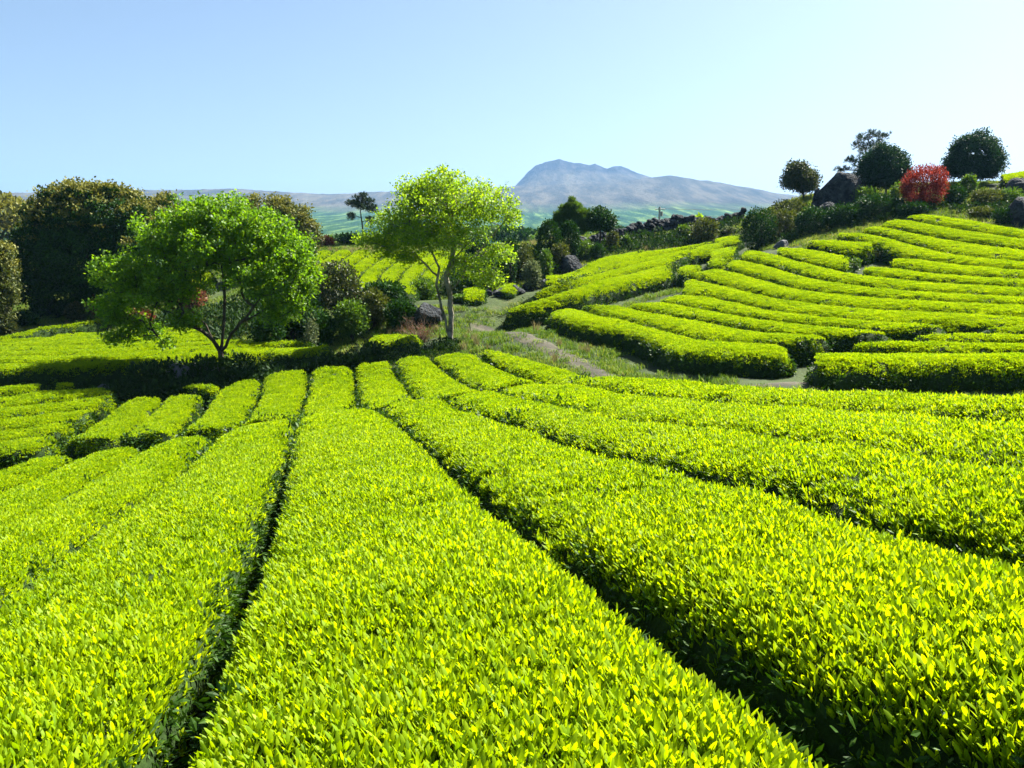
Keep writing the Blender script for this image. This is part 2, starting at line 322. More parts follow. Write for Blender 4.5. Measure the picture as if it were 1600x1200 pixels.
def shoot_leaves(cx, cy, r, n, L0, base_z, segs):
    """leaves of n shoots spread over a disc"""
    pos, Rm, sc, rd = [], [], [], []
    for _ in range(n):
        a = r.uniform(0, 6.28); q = math.sqrt(r.random()); x, y = cx + q * math.cos(a), cy + q * math.sin(a)
        x, y = (x, y) if n > 1 else (cx, cy)
        k = r.integers(3, 6) if segs else r.integers(3, 5); ph = r.uniform(0, 6.28); tilt = r.normal(0, .12, 2); lz = base_z + r.normal(0, .012); tone = r.random(); big = r.uniform(.8, 1.2)
        for j in range(k):
            yaw = ph + j * 2.4 + r.normal(0, .2); lean = (.06 if j == 0 else r.uniform(.12, .52))
            pos.append((x, y, lz - (0 if j else -.008) + (.010 * j if j < 3 else 0))); Rm.append((yaw, lean)); sc.append(L0 * big * (.75 if j == 0 else r.uniform(.8, 1.15))); rd.append(np.clip(.55 * tone + .45 * r.random() + (.12 if j == 0 else 0), 0, 1))
    return pos, Rm, sc, rd
def clump_mesh(name, nshoot, rad, L0, segs, seed, mat, base=-.03, dark=0, wmax=.36):
    r = np.random.default_rng(seed); P, A, Sc, R = [], [], [], []
    for i in range(nshoot):
        q = rad * math.sqrt(r.random()) if nshoot > 1 else 0; a = r.uniform(0, 6.28)
        p, m_, s, d = shoot_leaves(q * math.cos(a), q * math.sin(a), r, 1, L0, base, segs); P += p; A += m_; Sc += s; R += d
    A = np.array(A); Rm = rotz(A[:, 0]) @ (roty(A[:, 1]) @ rotz(np.full(len(A), -math.pi / 2)))
    pv, pf = leaf_proto(segs, wmax=wmax)
    V, Fc, rr = assemble(pv, pf, np.array(P), Rm, Sc, np.array(R))
    if nshoot == 1:
        th = .0016; st = np.array([(-th, -th, -.09), (th, -th, -.09), (th, th, -.09), (-th, th, -.09), (-th, -th, .01), (th, -th, .01), (th, th, .01), (-th, th, .01)])
        fs = np.array([(0, 1, 5, 4), (1, 2, 6, 5), (2, 3, 7, 6), (3, 0, 4, 7)]) + len(V); V = np.vstack([V, st]); Fc = np.vstack([Fc, fs]); rr = np.concatenate([rr, np.full(4, .3)])
    return mesh(name, V, Fc, [mat], segs > 0, {'rnd': ('FACE', 'FLOAT', rr)})
def blob_mesh(name, n, rad, L0, seed, mat, wmax=.45, up=.3, segs=0, flat=1.):
    """a loose ball of leaves pointing outward"""
    r = np.random.default_rng(seed); d = r.normal(size=(n, 3)); d /= np.linalg.norm(d, axis=1)[:, None]; pos = d * rad * (r.random((n, 1)) ** .4) * np.array([1, 1, flat])
    d = d + np.array([0, 0, up]) + r.normal(0, .5, (n, 3)); d /= np.linalg.norm(d, axis=1)[:, None]
    Rm = frames(d, r.uniform(0, 6.28, n)); pv, pf = leaf_proto(segs, wmax=wmax)
    V, Fc, rr = assemble(pv, pf, pos, Rm, L0 * r.uniform(.7, 1.3, n), r.random(n))
    return mesh(name, V, Fc, [mat], False, {'rnd': ('FACE', 'FLOAT', rr)})
def frames(d, yaw):
    """rotation matrices whose local Z is d, spun by yaw"""
    d = d / np.maximum(np.linalg.norm(d, axis=1), 1e-9)[:, None]; th = np.arccos(np.clip(d[:, 2], -1, 1)); ph = np.arctan2(d[:, 1], d[:, 0])
    return rotz(ph) @ roty(th) @ rotz(yaw - ph)
def eulers(R):
    y = -np.arcsin(np.clip(R[:, 2, 0], -1, 1)); return np.stack([np.arctan2(R[:, 2, 1], R[:, 2, 2]), y, np.arctan2(R[:, 1, 0], R[:, 0, 0])], 1)

def scatter_group(name, collection):
    g = bpy.data.node_groups.new(name, 'GeometryNodeTree'); g.interface.new_socket('Geometry', in_out='INPUT', socket_type='NodeSocketGeometry'); g.interface.new_socket('Geometry', in_out='OUTPUT', socket_type='NodeSocketGeometry')
    i = g.nodes.new('NodeGroupInput'); o = g.nodes.new('NodeGroupOutput'); ip = g.nodes.new('GeometryNodeInstanceOnPoints'); ci = g.nodes.new('GeometryNodeCollectionInfo')
    ci.inputs[0].default_value = collection; ci.inputs[1].default_value = True; ci.inputs[2].default_value = True; ip.inputs['Pick Instance'].default_value = True
    def na(n, t):
        a = g.nodes.new('GeometryNodeInputNamedAttribute'); a.data_type = t; a.inputs[0].default_value = n; return a.outputs[0]
    L = g.links.new; L(i.outputs[0], ip.inputs['Points']); L(ci.outputs[0], ip.inputs['Instance']); L(na('idx', 'INT'), ip.inputs['Instance Index']); L(na('rot', 'FLOAT_VECTOR'), ip.inputs['Rotation']); L(na('scl', 'FLOAT'), ip.inputs['Scale']); L(ip.outputs[0], o.inputs[0])
    return g
GRP = {}
GRP['shoot'] = (scatter_group('shoots', coll('shoot_source', SH := [clump_mesh('tea_shoot', 1, 0, .041, 4, 100 + i, M['shoot'], wmax=.29) for i in range(10)])), 10)
GRP['clump'] = (scatter_group('clumps', coll('clump_source', [clump_mesh('tea_clump', 12, .07, .039, 2, 200 + i, M['shoot'], wmax=.34) for i in range(8)])), 8)
GRP['patch'] = (scatter_group('patches', coll('patch_source', [clump_mesh('tea_patch', 34, .14, .045, 0, 300 + i, M['shoot'], wmax=.55) for i in range(8)])), 8)
GRP['oldleaf'] = (scatter_group('old_leaves', coll('old_source', [blob_mesh('old_leaf_blob', 34, .09, .042, 400 + i, M['old'], .42, .2, 2) for i in range(6)])), 6)
GRP['oldfar'] = (scatter_group('old_far', coll('oldfar_source', [blob_mesh('old_far_blob', 40, .20, .09, 430 + i, M['old'], .5, .2) for i in range(6)])), 6)
def scatter(name, key, P, d, scl, parent, seed=0, yaw=None):
    r = np.random.default_rng(seed + len(P)); n = len(P)
    rot = eulers(frames(d, r.uniform(0, 6.283, n) if yaw is None else yaw))
    root = np.array(parent.location) if parent is not None else 0
    me = mesh(name, P - root, np.zeros((0, 4), int), [], False, {'rot': ('POINT', 'FLOAT_VECTOR', rot.astype(np.float32)), 'scl': ('POINT', 'FLOAT', np.broadcast_to(scl, n).astype(np.float32)), 'idx': ('POINT', 'INT', r.integers(0, GRP[key][1], n).astype(np.int32))})
    o = link(name, me, parent); m = o.modifiers.new('scatter', 'NODES'); m.node_group = GRP[key][0]; o['kind'] = 'stuff'
    return o

# ------------------------------------------------------------------ tea hedges
def wl(px_line, y0=None, ext=0, ext0=0, h=HH):
    """photo polyline on the canopy -> world XY polyline; ext metres added to the end, ext0 to the start"""
    P = np.array([onto(a, b, h)[:2] for a, b in px_line])
    if ext: d = P[-1] - P[-2]; d = d / np.linalg.norm(d); P = np.vstack([P, P[-1] + d * ext])
    if ext0: d = P[0] - P[1]; d = d / np.linalg.norm(d); P = np.vstack([P[0] + d * ext0, P])
    return P
def resample(P, n):
    s = np.concatenate([[0], np.cumsum(np.linalg.norm(np.diff(P, axis=0), axis=1))]); t = np.linspace(0, s[-1], n)
    return np.stack([np.interp(t, s, P[:, 0]), np.interp(t, s, P[:, 1])], 1)
def smooth_line(P, k=2):
    for _ in range(k): Q = P.copy(); Q[1:-1] = .5 * P[1:-1] + .25 * (P[:-2] + P[2:]); P = Q
    return P
NH = [0]
HEDGES = []
def hedge(A, B, label, group, gap=.10, h=HH, near=False, flat=False, round_=.55, round1=None, wob=.03, young=1.0):
    NH[0] += 1; seed = NH[0]; r = np.random.default_rng(900 + seed)
    Ln = .5 * (np.linalg.norm(np.diff(A, axis=0), axis=1).sum() + np.linalg.norm(np.diff(B, axis=0), axis=1).sum())
    cy_ = .5 * (A[:, 1].mean() + B[:, 1].mean()); st = .16 if near else .3
    n = max(9, int(Ln / st)); A = smooth_line(resample(A, n), 3); B = smooth_line(resample(B, n), 3)
    Cn = .5 * (A + B); Hf = .5 * (B - A); W = np.linalg.norm(Hf, axis=1); Hd = Hf / W[:, None]; W = np.maximum(W - gap, .15)
    s = np.linspace(0, Ln, n); r1 = round1 or round_; r0 = min(round_, Ln * .45); r1 = min(r1, Ln * .45)
    e0 = np.clip(s / r0, 0, 1); e1 = np.clip((Ln - s) / r1, 0, 1)
    wf = (1 - (1 - e0) ** 3.0) ** .5 * (1 - (1 - e1) ** 3.0) ** .5; wf = np.maximum(wf, .05); hf = .25 + .75 * (1 - (1 - e0) ** 5) ** .5 * (1 - (1 - e1) ** 5) ** .5
    W = W * wf * (1 + wob * 2 * vnoise(s * .9, s * 0 + seed)); K = 17; th = np.linspace(math.pi, 0, K)
    px_ = np.sign(np.cos(th)) * np.abs(np.cos(th)) ** (.37 if flat else .48); pz_ = np.sin(th) ** (.34 if flat else .58); pz_[0] = pz_[-1] = 0
    X = Cn[:, 0][:, None] + Hd[:, 0][:, None] * W[:, None] * px_; Y = Cn[:, 1][:, None] + Hd[:, 1][:, None] * W[:, None] * px_
    z0 = G(X, Y); zc = G(Cn[:, 0], Cn[:, 1])[:, None]; top = h * hf[:, None] * (1 + (.08 if flat else .05) * fbm(X / .7, Y / .7, 3, seed) + wob * 1.5 * vnoise(X / 2.3, Y / 2.3, seed + 5))
    Z = z0 * 1.0 + top * (pz_ * ((.95 if flat else .90) + (.07 if flat else .13) * (1 - px_ ** 2))) - np.where(pz_ == 0, .12, 0)
    V = np.stack([X.ravel(), Y.ravel(), Z.ravel()], 1)
    a = (np.arange(n - 1)[:, None] * K + np.arange(K - 1)[None]).ravel(); Fc = np.stack([a, a + K, a + K + 1, a + 1], 1)
    caps = [list(range(K)), list(range((n - 1) * K + K - 1, (n - 1) * K - 1, -1))]
    mid = Cn[n // 2] if not near else Cn[-n // 5]
    root = empty('tea_hedge', (Cn[n // 2][0], Cn[n // 2][1], float(G(*Cn[n // 2]))), label, 'tea hedge', group)
    # core slightly inside the leaf skin
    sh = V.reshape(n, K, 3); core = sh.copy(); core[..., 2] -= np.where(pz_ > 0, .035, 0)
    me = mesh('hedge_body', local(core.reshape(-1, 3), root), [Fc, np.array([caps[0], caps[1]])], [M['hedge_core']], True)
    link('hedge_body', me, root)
    # leaves
    v0, v1, v2, v3 = (sh[:-1, :-1], sh[1:, :-1], sh[1:, 1:], sh[:-1, 1:])
    nrm = np.cross(v1 - v0, v3 - v0); ar = np.linalg.norm(nrm, axis=2); cen = (v0 + v1 + v2 + v3) / 4; nn = nrm / np.maximum(ar, 1e-9)[..., None]
    if nn[..., 2].mean() < 0: nn = -nn
    qx, qy, qd = topx(cen.reshape(-1, 3)); vis = (((qx > -900) & (qx < 2500) & (qd > .3)) | ((np.hypot(cen.reshape(-1, 3)[:, 0], cen.reshape(-1, 3)[:, 1]) < 12) & (cen.reshape(-1, 3)[:, 1] > -2))).reshape(ar.shape)
    fr = ((qx > -200) & (qx < 1800) & (qy < 1420) & (qd > .3)).reshape(ar.shape)
    dist = np.linalg.norm(cen - np.array([0, 0, EYE]), axis=2)
    def samp(mask, dens):
        lam = (ar * dens * mask * vis).ravel(); cnt = r.poisson(np.maximum(lam, 0)); idx = np.repeat(np.arange(len(cnt)), cnt)
        i, j = np.unravel_index(idx, ar.shape); u = r.random((len(idx), 1)); v = r.random((len(idx), 1))
        P = (v0[i, j] * (1 - u) + v1[i, j] * u) * (1 - v) + (v3[i, j] * (1 - u) + v2[i, j] * u) * v
        return P, nn[i, j]
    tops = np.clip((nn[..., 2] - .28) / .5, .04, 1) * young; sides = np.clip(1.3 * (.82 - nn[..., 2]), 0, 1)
    near_m = np.clip((5.2 - dist) / .8, 0, 1) * fr; mid_m = (1 - near_m) * np.clip((15 - dist) / 2, 0, 1); far_m = (1 - near_m) * (1 - mid_m) * (dist > 12)
    def direc(n_, k=.45, j=.16): d = n_ * k + np.array([0, 0, 1 - k]) + r.normal(0, j, n_.shape); return d
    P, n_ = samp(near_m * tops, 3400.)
    if len(P):
        d = direc(n_, .35, .13); scl = r.uniform(.8, 1.25, len(P)); P = P + np.array([0, 0, 1]) * r.normal(-.003, .017, (len(P), 1))
        qx, qy, qd = topx(P); inside = (qx > 0) & (qx < 1600) & (qy < 1200); dd = np.where(inside, qd, 99); own = np.argsort(dd)[:300] if near else []
        own = [i for i in own if dd[i] < 50]; rest = np.setdiff1d(np.arange(len(P)), own)
        if len(own):
            E_ = eulers(frames(d[own], r.uniform(0, 6.28, len(own)))); rl = np.array(root.location)
            for q, i in enumerate(own):
                o = bpy.data.objects.new('tea_shoot', SH[int(r.integers(0, 10))]); o.parent = root; o.location = P[i] - rl; o.rotation_euler = E_[q]; o.scale = (scl[i],) * 3; C.objects.link(o)
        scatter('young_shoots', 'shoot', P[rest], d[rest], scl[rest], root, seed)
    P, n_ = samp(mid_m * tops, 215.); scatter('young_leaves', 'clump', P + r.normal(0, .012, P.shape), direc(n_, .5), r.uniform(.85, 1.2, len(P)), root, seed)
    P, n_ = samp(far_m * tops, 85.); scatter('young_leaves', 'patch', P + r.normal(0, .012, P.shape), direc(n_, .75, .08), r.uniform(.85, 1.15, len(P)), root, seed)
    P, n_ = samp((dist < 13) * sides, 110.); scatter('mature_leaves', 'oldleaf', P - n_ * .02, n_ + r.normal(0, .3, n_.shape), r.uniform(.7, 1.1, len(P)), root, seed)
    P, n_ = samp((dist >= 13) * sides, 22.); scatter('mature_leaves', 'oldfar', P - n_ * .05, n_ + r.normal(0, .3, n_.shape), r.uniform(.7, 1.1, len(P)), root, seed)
    HEDGES.append((root, Cn, W))
    return root
def offset(P, d):
    T = np.gradient(P, axis=0); T /= np.linalg.norm(T, axis=1)[:, None]; return P + np.stack([T[:, 1], -T[:, 0]], 1) * d
def curve_down(P, y):                   # carry a near row boundary on towards and past the camera
    d = P[-1] - P[-2]; d /= np.linalg.norm(d); out = [P]; p = P[-1]
    while p[1] > y and len(out) < 60: p = p + d * .4; out.append(p[None])
    return np.vstack(out)
G0l = curve_down(wl([(467, 650), (451, 700), (413, 800), (374, 900), (320, 1000), (222, 1160)]), -1.2)
G0r = curve_down(wl([(472, 648), (460, 700), (435, 800), (404, 900), (358, 1000), (288, 1180)]), -1.2)
G1l = curve_down(wl([(587, 638), (622, 660), (685, 711), (762, 778), (872, 860), (978, 930), (1065, 990), (1222, 1088), (1345, 1180)]), -.9)
G1r = curve_down(wl([(592, 637), (630, 662), (697, 713), (783, 780), (900, 862), (1030, 932), (1125, 995), (1300, 1095), (1490, 1180)]), -.6)
Gm1 = curve_down(wl([(350, 674), (312, 704), (267, 742), (210, 777), (154, 812), (108, 846), (50, 883)]), -1.2)
Gm2 = curve_down(wl([(243, 690), (180, 721), (130, 750), (60, 790), (0, 820)]), -1.2)
Gm3 = curve_down(wl([(140, 702), (75, 733), (0, 765)]), 0)
Gm4 = curve_down(wl([(40, 716), (-60, 750)]), 2)
G2 = curve_down(wl([(692, 624), (740, 640), (800, 655), (880, 680), (1000, 710), (1150, 740), (1250, 760), (1350, 792), (1430, 810), (1500, 828), (1590, 853)]), .2)
G3 = wl([(772, 609), (800, 616), (880, 632), (980, 650), (1100, 662), (1200, 672), (1300, 683), (1450, 705), (1595, 721)], ext=7)
G4 = wl([(845, 596), (910, 599), (1000, 614), (1100, 621), (1200, 630), (1400, 638), (1595, 650)], ext=7)
G5 = wl([(932, 588), (1112, 596), (1200, 603), (1400, 608), (1595, 613)], ext=7)
gn = 'long tea hedges of the near ridge'
hedge(G0r, G1l, 'broad bright tea hedge in the middle, widening between two dark gaps', gn, -.04, near=True, flat=True)
hedge(Gm1, G0l, 'wide tea hedge just left of the long dark gap that starts at the bottom left', gn, .085, near=True, flat=True)
hedge(G1r, G2, 'wide tea hedge right of the central one, running to the bottom right corner', gn, .11, near=True, flat=True)
hedge(G2, G3, 'long tea hedge second right of the central one, its near side pitted with dark hollows', gn, .12, flat=True)
hedge(G3, G4, 'long tea hedge third right of the central one, near the crest', gn, .11, flat=True)
hedge(G4, G5, 'crest hedge whose top edge stands against the shaded grass of the hillside', gn, .10, round_=1.2)
hedge(Gm2, Gm1, 'tea hedge second left of the long dark gap, ending in a point behind', gn, .12, round_=1.5)
hedge(Gm3, Gm2, 'tea hedge third left of the long dark gap, its neighbours almost touching', gn, .12, round_=1.2)
hedge(Gm4, Gm3, 'leftmost hedge of the near ridge, cut by the left edge of the photo', gn, .09, round_=1.0)

gt = 'short tea hedges on the level terrace below the near ridge'
t43 = [(258, 614), (252, 627), (232, 645), (184, 683)]; t32 = [(344, 604), (326, 627), (290, 665), (279, 676)]; t21 = [(411, 583), (403, 615), (388, 645), (374, 663)]
t10 = [(484, 573), (480, 605), (470, 635), (465, 653)]; t01 = [(552, 566), (557, 612), (568, 640)]; t12 = [(611, 558), (632, 597), (664, 627)]; t23 = [(671, 551), (700, 577), (765, 609)]; t34 = [(744, 548), (760, 562), (800, 579), (850, 594)]
for a, b, lb in [([(203, 618), (172, 640), (130, 668), (90, 692)], t43, 'terrace hedge with pale weeds growing on its left shoulder'),
                 (t43, [(322, 612), (310, 627), (288, 655), (272, 677)], 'terrace hedge slanting down to a narrow dark gap, third left of the block-shaped one'),
                 (t32, t21, 'terrace hedge bending left as it comes nearer, second left of the block-shaped one'),
                 (t21, t10, 'terrace hedge with a saddle across it, just left of the block-shaped one'),
                 (t10, t01, 'block-shaped terrace hedge standing straight behind the end of the broad middle hedge'),
                 (t01, t12, 'terrace hedge just right of the block-shaped one, leaning right as it nears'),
                 (t12, t23, 'terrace hedge second right of the block-shaped one'),
                 (t23, t34, 'terrace hedge third right of the block-shaped one, nearest the trunk of the middle tree')]:
    hedge(wl(a), wl(b), lb, gt, .07, round_=.4, flat=True)
hedge(wl(t34 + [(905, 600)]), wl([(760, 546), (782, 545), (850, 562), (900, 575), (930, 588)]), 'curving terrace hedge that borders the bare track', gt, .1)
hedge(wl([(283, 607), (310, 610), (340, 611)]), wl([(290, 602), (315, 598), (345, 598)]), 'small stub of hedge tucked behind the terrace row by the stones', gt, .05)
gq = 'lumpy low hedges at the left end of the terrace'
Qb = [[(-60, 712), (0, 704), (40, 704), (82, 692)], [(-60, 697), (0, 690), (35, 682), (104, 675)], [(-60, 682), (0, 674), (50, 666), (134, 655)], [(-60, 662), (0, 652), (60, 646), (165, 634)], [(-60, 640), (0, 634), (60, 628), (125, 621), (196, 612)],
      [(-60, 622), (0, 616), (60, 608), (120, 605), (160, 602)], [(-60, 608), (0, 602), (45, 596), (70, 598)]]
Qw = [wl(v) for v in Qb]
ql = ['lumpy hedge above the black gap at the left edge', 'lumpy hedge second above the black gap at the left edge', 'lumpy hedge third above the black gap at the left edge', 'lumpy hedge fourth above the black gap, reaching to the weedy terrace row', 'lumpy hedge beside the ditch with pale stones', 'short lumpy hedge along the ditch, cut by the left edge']
for i in range(5): hedge(Qw[i], Qw[i + 1], ql[i], gq, .0, round_=.7, wob=.10, flat=True)
hedge(wl([(-60, 622), (0, 616), (40, 611), (72, 606)]), Qw[6], ql[5], gq, .03, round_=.6, wob=.1)
hedge(wl([(84, 606), (104, 606), (120, 604)]), wl([(86, 599), (102, 597), (118, 599)]), 'small round hedge by itself at the ditch', gq, .03)

gf = 'level hedges of the left field'
F_ = [[(-60, 579), (0, 578), (100, 577), (190, 573), (265, 562), (334, 556), (430, 550), (520, 543)], [(-60, 567), (0, 566), (100, 565), (190, 561), (265, 551), (334, 546), (430, 540), (515, 535)],
      [(-60, 557), (0, 556), (100, 554.5), (190, 551), (265, 543), (334, 537), (420, 533)], [(-60, 549), (0, 548), (100, 546.5), (190, 543), (265, 536), (334, 530)],
      [(-60, 541), (0, 540), (100, 539), (190, 536), (265, 529), (334, 523)], [(-60, 535), (0, 533.5), (60, 532), (145, 530), (200, 528), (265, 523), (325, 517)], [(45, 527), (100, 525), (145, 524), (200, 521), (265, 517), (320, 512)], [(130, 518), (200, 515), (265, 511), (318, 507)]]
fl = ['front hedge of the left field, sunlit top over a black shadowed side above the ditch', 'second hedge from the ditch in the left field', 'third hedge from the ditch in the left field', 'fourth hedge from the ditch in the left field',
      'fifth hedge from the ditch in the left field', 'sixth hedge from the ditch in the left field, short', 'uppermost level hedge of the left field, seen under the bushy green tree']
for i in range(7):
    hedge(wl(F_[i]), wl(F_[i + 1]), fl[i], gf, .12)
hedge(wl([(-30, 537), (0, 531), (70, 515), (162, 499)]), wl([(-30, 532), (0, 526), (70, 510), (160, 494)]), 'thin slanting hedge climbing from the left edge under the dark trees', gf, .05)
hedge(wl([(574, 530), (620, 533), (658, 529)], h=.45), wl([(580, 521), (620, 515), (656, 517)], h=.45), 'short round-topped hedge left of the middle tree trunk', gf, .05, h=.45, round_=.9)
hedge(wl([(722, 462), (740, 464), (758, 462)], h=.45), wl([(726, 450), (740, 446), (756, 450)], h=.45), 'small hedge mound right behind the middle tree trunk', gf, .02, h=.45, round_=.7)
hedge(wl([(775, 450), (795, 453), (814, 450)], h=.45), wl([(778, 440), (795, 435), (812, 439)], h=.45), 'small domed hedge alone on black rocks', gf, .02, h=.45, round_=.7)

gh = 'curved tea hedges on the right hillside'
Bw = {k: wl(v, ext=(6 if v[-1][0] >= 1590 else 0)) for k, v in B_.items()}
hl = {('B0', 'B1'): 'lowest hedge of the right hillside, bending round above the shaded bank', ('B1', 'B2'): 'hillside hedge second from the bottom, starting at the grassy strip', ('B2', 'B3'): 'hillside hedge third from the bottom',
      ('B3', 'B4'): 'hillside hedge fourth from the bottom', ('B4', 'B5'): 'hillside hedge fifth from the bottom, with a thick shaded left end', ('B5', 'B6'): 'hillside hedge sixth from the bottom, with a twig sticking out of it',
      ('B6', 'B7'): 'hillside hedge seventh from the bottom', ('B7', 'B8'): 'hillside hedge eighth from the bottom, double-humped at its left end', ('B12', 'B13'): 'hillside hedge second from the top, striped with bush shadows', ('B13', 'B14'): 'topmost hillside hedge, below the rocks and striped with shadows'}
for (a, b), lb in hl.items(): hedge(Bw[a], Bw[b], lb, gh, .07, round_=.8)
hedge(wl([(1208, 393), (1250, 404), (1290, 413), (1330, 420)]), wl([(1212, 386), (1240, 384), (1262, 385), (1300, 391), (1332, 398)]), 'short cut-off hedge left of the weedy gap in the hillside', gh, .07)
hedge(wl([(1253, 380), (1290, 387), (1330, 393), (1368, 391)]), wl([(1262, 375), (1300, 373), (1340, 374), (1372, 376)]), 'short hedge just above the weedy gap in the hillside', gh, .08)
hedge(wl([(1342, 421), (1360, 427), (1450, 437), (1600, 446)], ext=6), Bw['B9'], 'hillside hedge starting under the weedy gap', gh, .07)
hedge(wl([(1384, 411), (1400, 415), (1475, 425), (1600, 433)], ext=6), Bw['B10'], 'hedge starting right beside the weedy gap and running to the right edge', gh, .07)
hedge(wl([(1300, 368), (1350, 376), (1378, 386), (1425, 401), (1475, 407), (1537, 414), (1600, 420)], ext=6), Bw['B11'], 'wide hedge sweeping over the weedy gap with a dark near side', gh, .07)
hedge(wl([(1338, 357), (1362, 362), (1390, 369), (1425, 377), (1475, 392), (1525, 400), (1600, 406)], ext=6), Bw['B12'], 'hillside hedge third from the top, its left end on the shaded bank', gh, .07)
gj = 'tea hedges of the lower right block'
J = [[(1262, 569), (1350, 568), (1450, 569), (1600, 567)], [(1268, 551), (1312, 545), (1350, 544), (1450, 546), (1600, 546)], [(1352, 535), (1400, 530), (1450, 531), (1600, 532)], [(1445, 524), (1500, 518), (1600, 519)], [(1556, 512), (1600, 507)]]
J = [wl(v, ext=6) for v in J]
hedge(J[0], J[1], 'thick front hedge of the lower right block with tall black side', gj, .06, h=.85, round_=.9)
hedge(J[1][1:], J[2], 'second hedge of the lower right block', gj, .06)
hedge(J[2][1:], J[3], 'third hedge of the lower right block', gj, .06)
hedge(J[3][1:], J[4], 'last hedge of the lower right block, nearest the hillside rows', gj, .06)

gm = 'slanting tea hedges of the middle field'
Mb = [[(779, 492), (804, 487), (850, 482), (900, 466), (950, 452), (1005, 437), (1055, 425)], [(793, 478), (820, 470), (853, 462), (900, 447), (950, 432), (1000, 421), (1050, 409)], [(846, 458), (870, 446), (900, 436), (950, 421), (1000, 410), (1085, 393)],
      [(884, 448), (905, 440), (924, 427), (960, 412), (1020, 399), (1100, 383)], [(852, 431), (879, 424), (911, 415), (945, 403), (990, 392), (1060, 385), (1120, 375)], [(850, 430), (879, 422), (911, 413), (930, 405), (960, 395), (1010, 386), (1060, 379), (1100, 373), (1135, 367)]]
Mw = [wl(v) for v in Mb]
ml = ['front hedge of the middle field with a wavy black shaded side', 'second hedge of the middle field, starting at the grass by the track', 'third hedge of the middle field, starting at the grey stones', 'fourth hedge of the middle field']
for i in range(4): hedge(Mw[i], Mw[i + 1], ml[i], gm, .09, round_=.7, wob=.06)
hedge(wl([(848, 437), (872, 434), (900, 428), (940, 415), (1000, 400)]), wl([(850, 431), (879, 424), (911, 415), (930, 406), (960, 396), (1010, 387)]), 'uppermost hedge of the middle field, in front of the black boulder', gm, .04)
for a, b, lb in [([(1056, 425), (1075, 426), (1098, 422)], [(1060, 415), (1078, 411), (1097, 411)], 'small oval hedge at the right end of the middle field, nearest one'),
                 ([(1104, 414), (1118, 417), (1138, 412)], [(1106, 405), (1120, 401), (1137, 401)], 'tiny oval hedge beside the double-humped hillside row'),
                 ([(1108, 402), (1130, 401), (1150, 396)], [(1112, 390), (1135, 383), (1152, 383)], 'shaded little hedge under the dark bushes'),
                 ([(1072, 398), (1100, 392), (1134, 385)], [(1080, 388), (1105, 379), (1134, 375)], 'short leaning hedge with a dark notch under it'),
                 ([(1112, 380), (1135, 379), (1160, 374)], [(1116, 371), (1140, 364), (1160, 364)], 'highest little hedge of the middle field, below the stone wall')]:
    hedge(wl(a), wl(b), lb, gm, .03, wob=.06)
gb = 'tea hedges on the far slope behind the middle tree'
def far_rows(n, xa, xb):
    for i in range(n):
        f0, f1 = i / n, (i + 1) / n
        A = wl([(xa[0] + (xb[0] - xa[0]) * f0, 456), (xa[1] + (xb[1] - xa[1]) * f0, 424), (xa[2] + (xb[2] - xa[2]) * f0, 390)]); B = wl([(xa[0] + (xb[0] - xa[0]) * f1, 456), (xa[1] + (xb[1] - xa[1]) * f1, 424), (xa[2] + (xb[2] - xa[2]) * f1, 390)])
        yield A, B
ords = ['leftmost', 'second', 'third', 'fourth', 'fifth', 'sixth', 'seventh', 'eighth']
for i, (A, B) in enumerate(far_rows(8, (380, 440, 495), (640, 690, 735))):
    hedge(A, B, ('%s hedge%s on the far slope behind the two green trees' % (ords[i], ' from the left' if i else '')), gb, .05, round_=.4)
for i, (a, b) in enumerate([([(240, 452), (290, 446), (335, 442)], [(240, 441), (290, 436), (335, 432)]), ([(245, 439), (290, 434), (335, 430)], [(245, 430), (290, 424), (335, 421)])]):
    hedge(wl(a), wl(b), ['lower of two far hedges seen through the bushy green tree', 'upper of two far hedges seen through the bushy green tree'][i], gb, .05)
hedge(wl([(1566, 280), (1600, 275), (1700, 272)]), wl([(1562, 273), (1600, 267), (1700, 262)]), 'skyline hedge at the top right corner beside the round tree', gh, .04)

# ------------------------------------------------------------------ vegetation builders
M['maple'] = leaf_mat('fresh_green_leaf', [(.055, .13, .004), (.09, .20, .006), (.15, .26, .010)], (1.6, 1.5, .4), .5, .5, .25, patch=(.5, .5))
M['lime'] = leaf_mat('lime_green_leaf', [(.10, .20, .006), (.175, .295, .010), (.26, .375, .02)], (1.5, 1.4, .4), .5, .5, .25, patch=(.5, .4))
M['evergreen'] = leaf_mat('evergreen_leaf', [(.010, .032, .006), (.018, .055, .008), (.034, .085, .010)], (1.4, 1.5, .4), .15, .6, .1, patch=(.35, .4))
M['blossom'] = leaf_mat('olive_new_growth', [(.075, .09, .015), (.135, .145, .026), (.205, .20, .045)], (1.3, 1.2, .6), .25, .6, .15)
M['olive'] = leaf_mat('olive_leaf', [(.03, .045, .010), (.06, .08, .016), (.11, .12, .03)], (1.4, 1.4, .5), .25, .6, .2)
M['topiary'] = leaf_mat('holly_leaf', [(.012, .035, .016), (.020, .055, .024), (.035, .08, .030)], (1.3, 1.4, .6), .15, .6, .12)
M['bronze'] = leaf_mat('bronze_green_leaf', [(.022, .042, .012), (.045, .066, .016), (.09, .09, .028)], (1.3, 1.3, .5), .2, .5, .3)
M['redleaf'] = leaf_mat('red_leaf', [(.06, .012, .008), (.17, .028, .018), (.32, .075, .04)], (1.4, .9, .8), .35, .7, .1)
M['rusty'] = leaf_mat('rusty_leaf', [(.09, .03, .015), (.17, .06, .03), (.20, .10, .04)], (1.3, 1, .7), .3, .6, .2)
M['pine'] = leaf_mat('pine_needle', [(.016, .035, .016), (.028, .055, .022), (.045, .075, .03)], (1.2, 1.3, .6), .1, .6, .2)
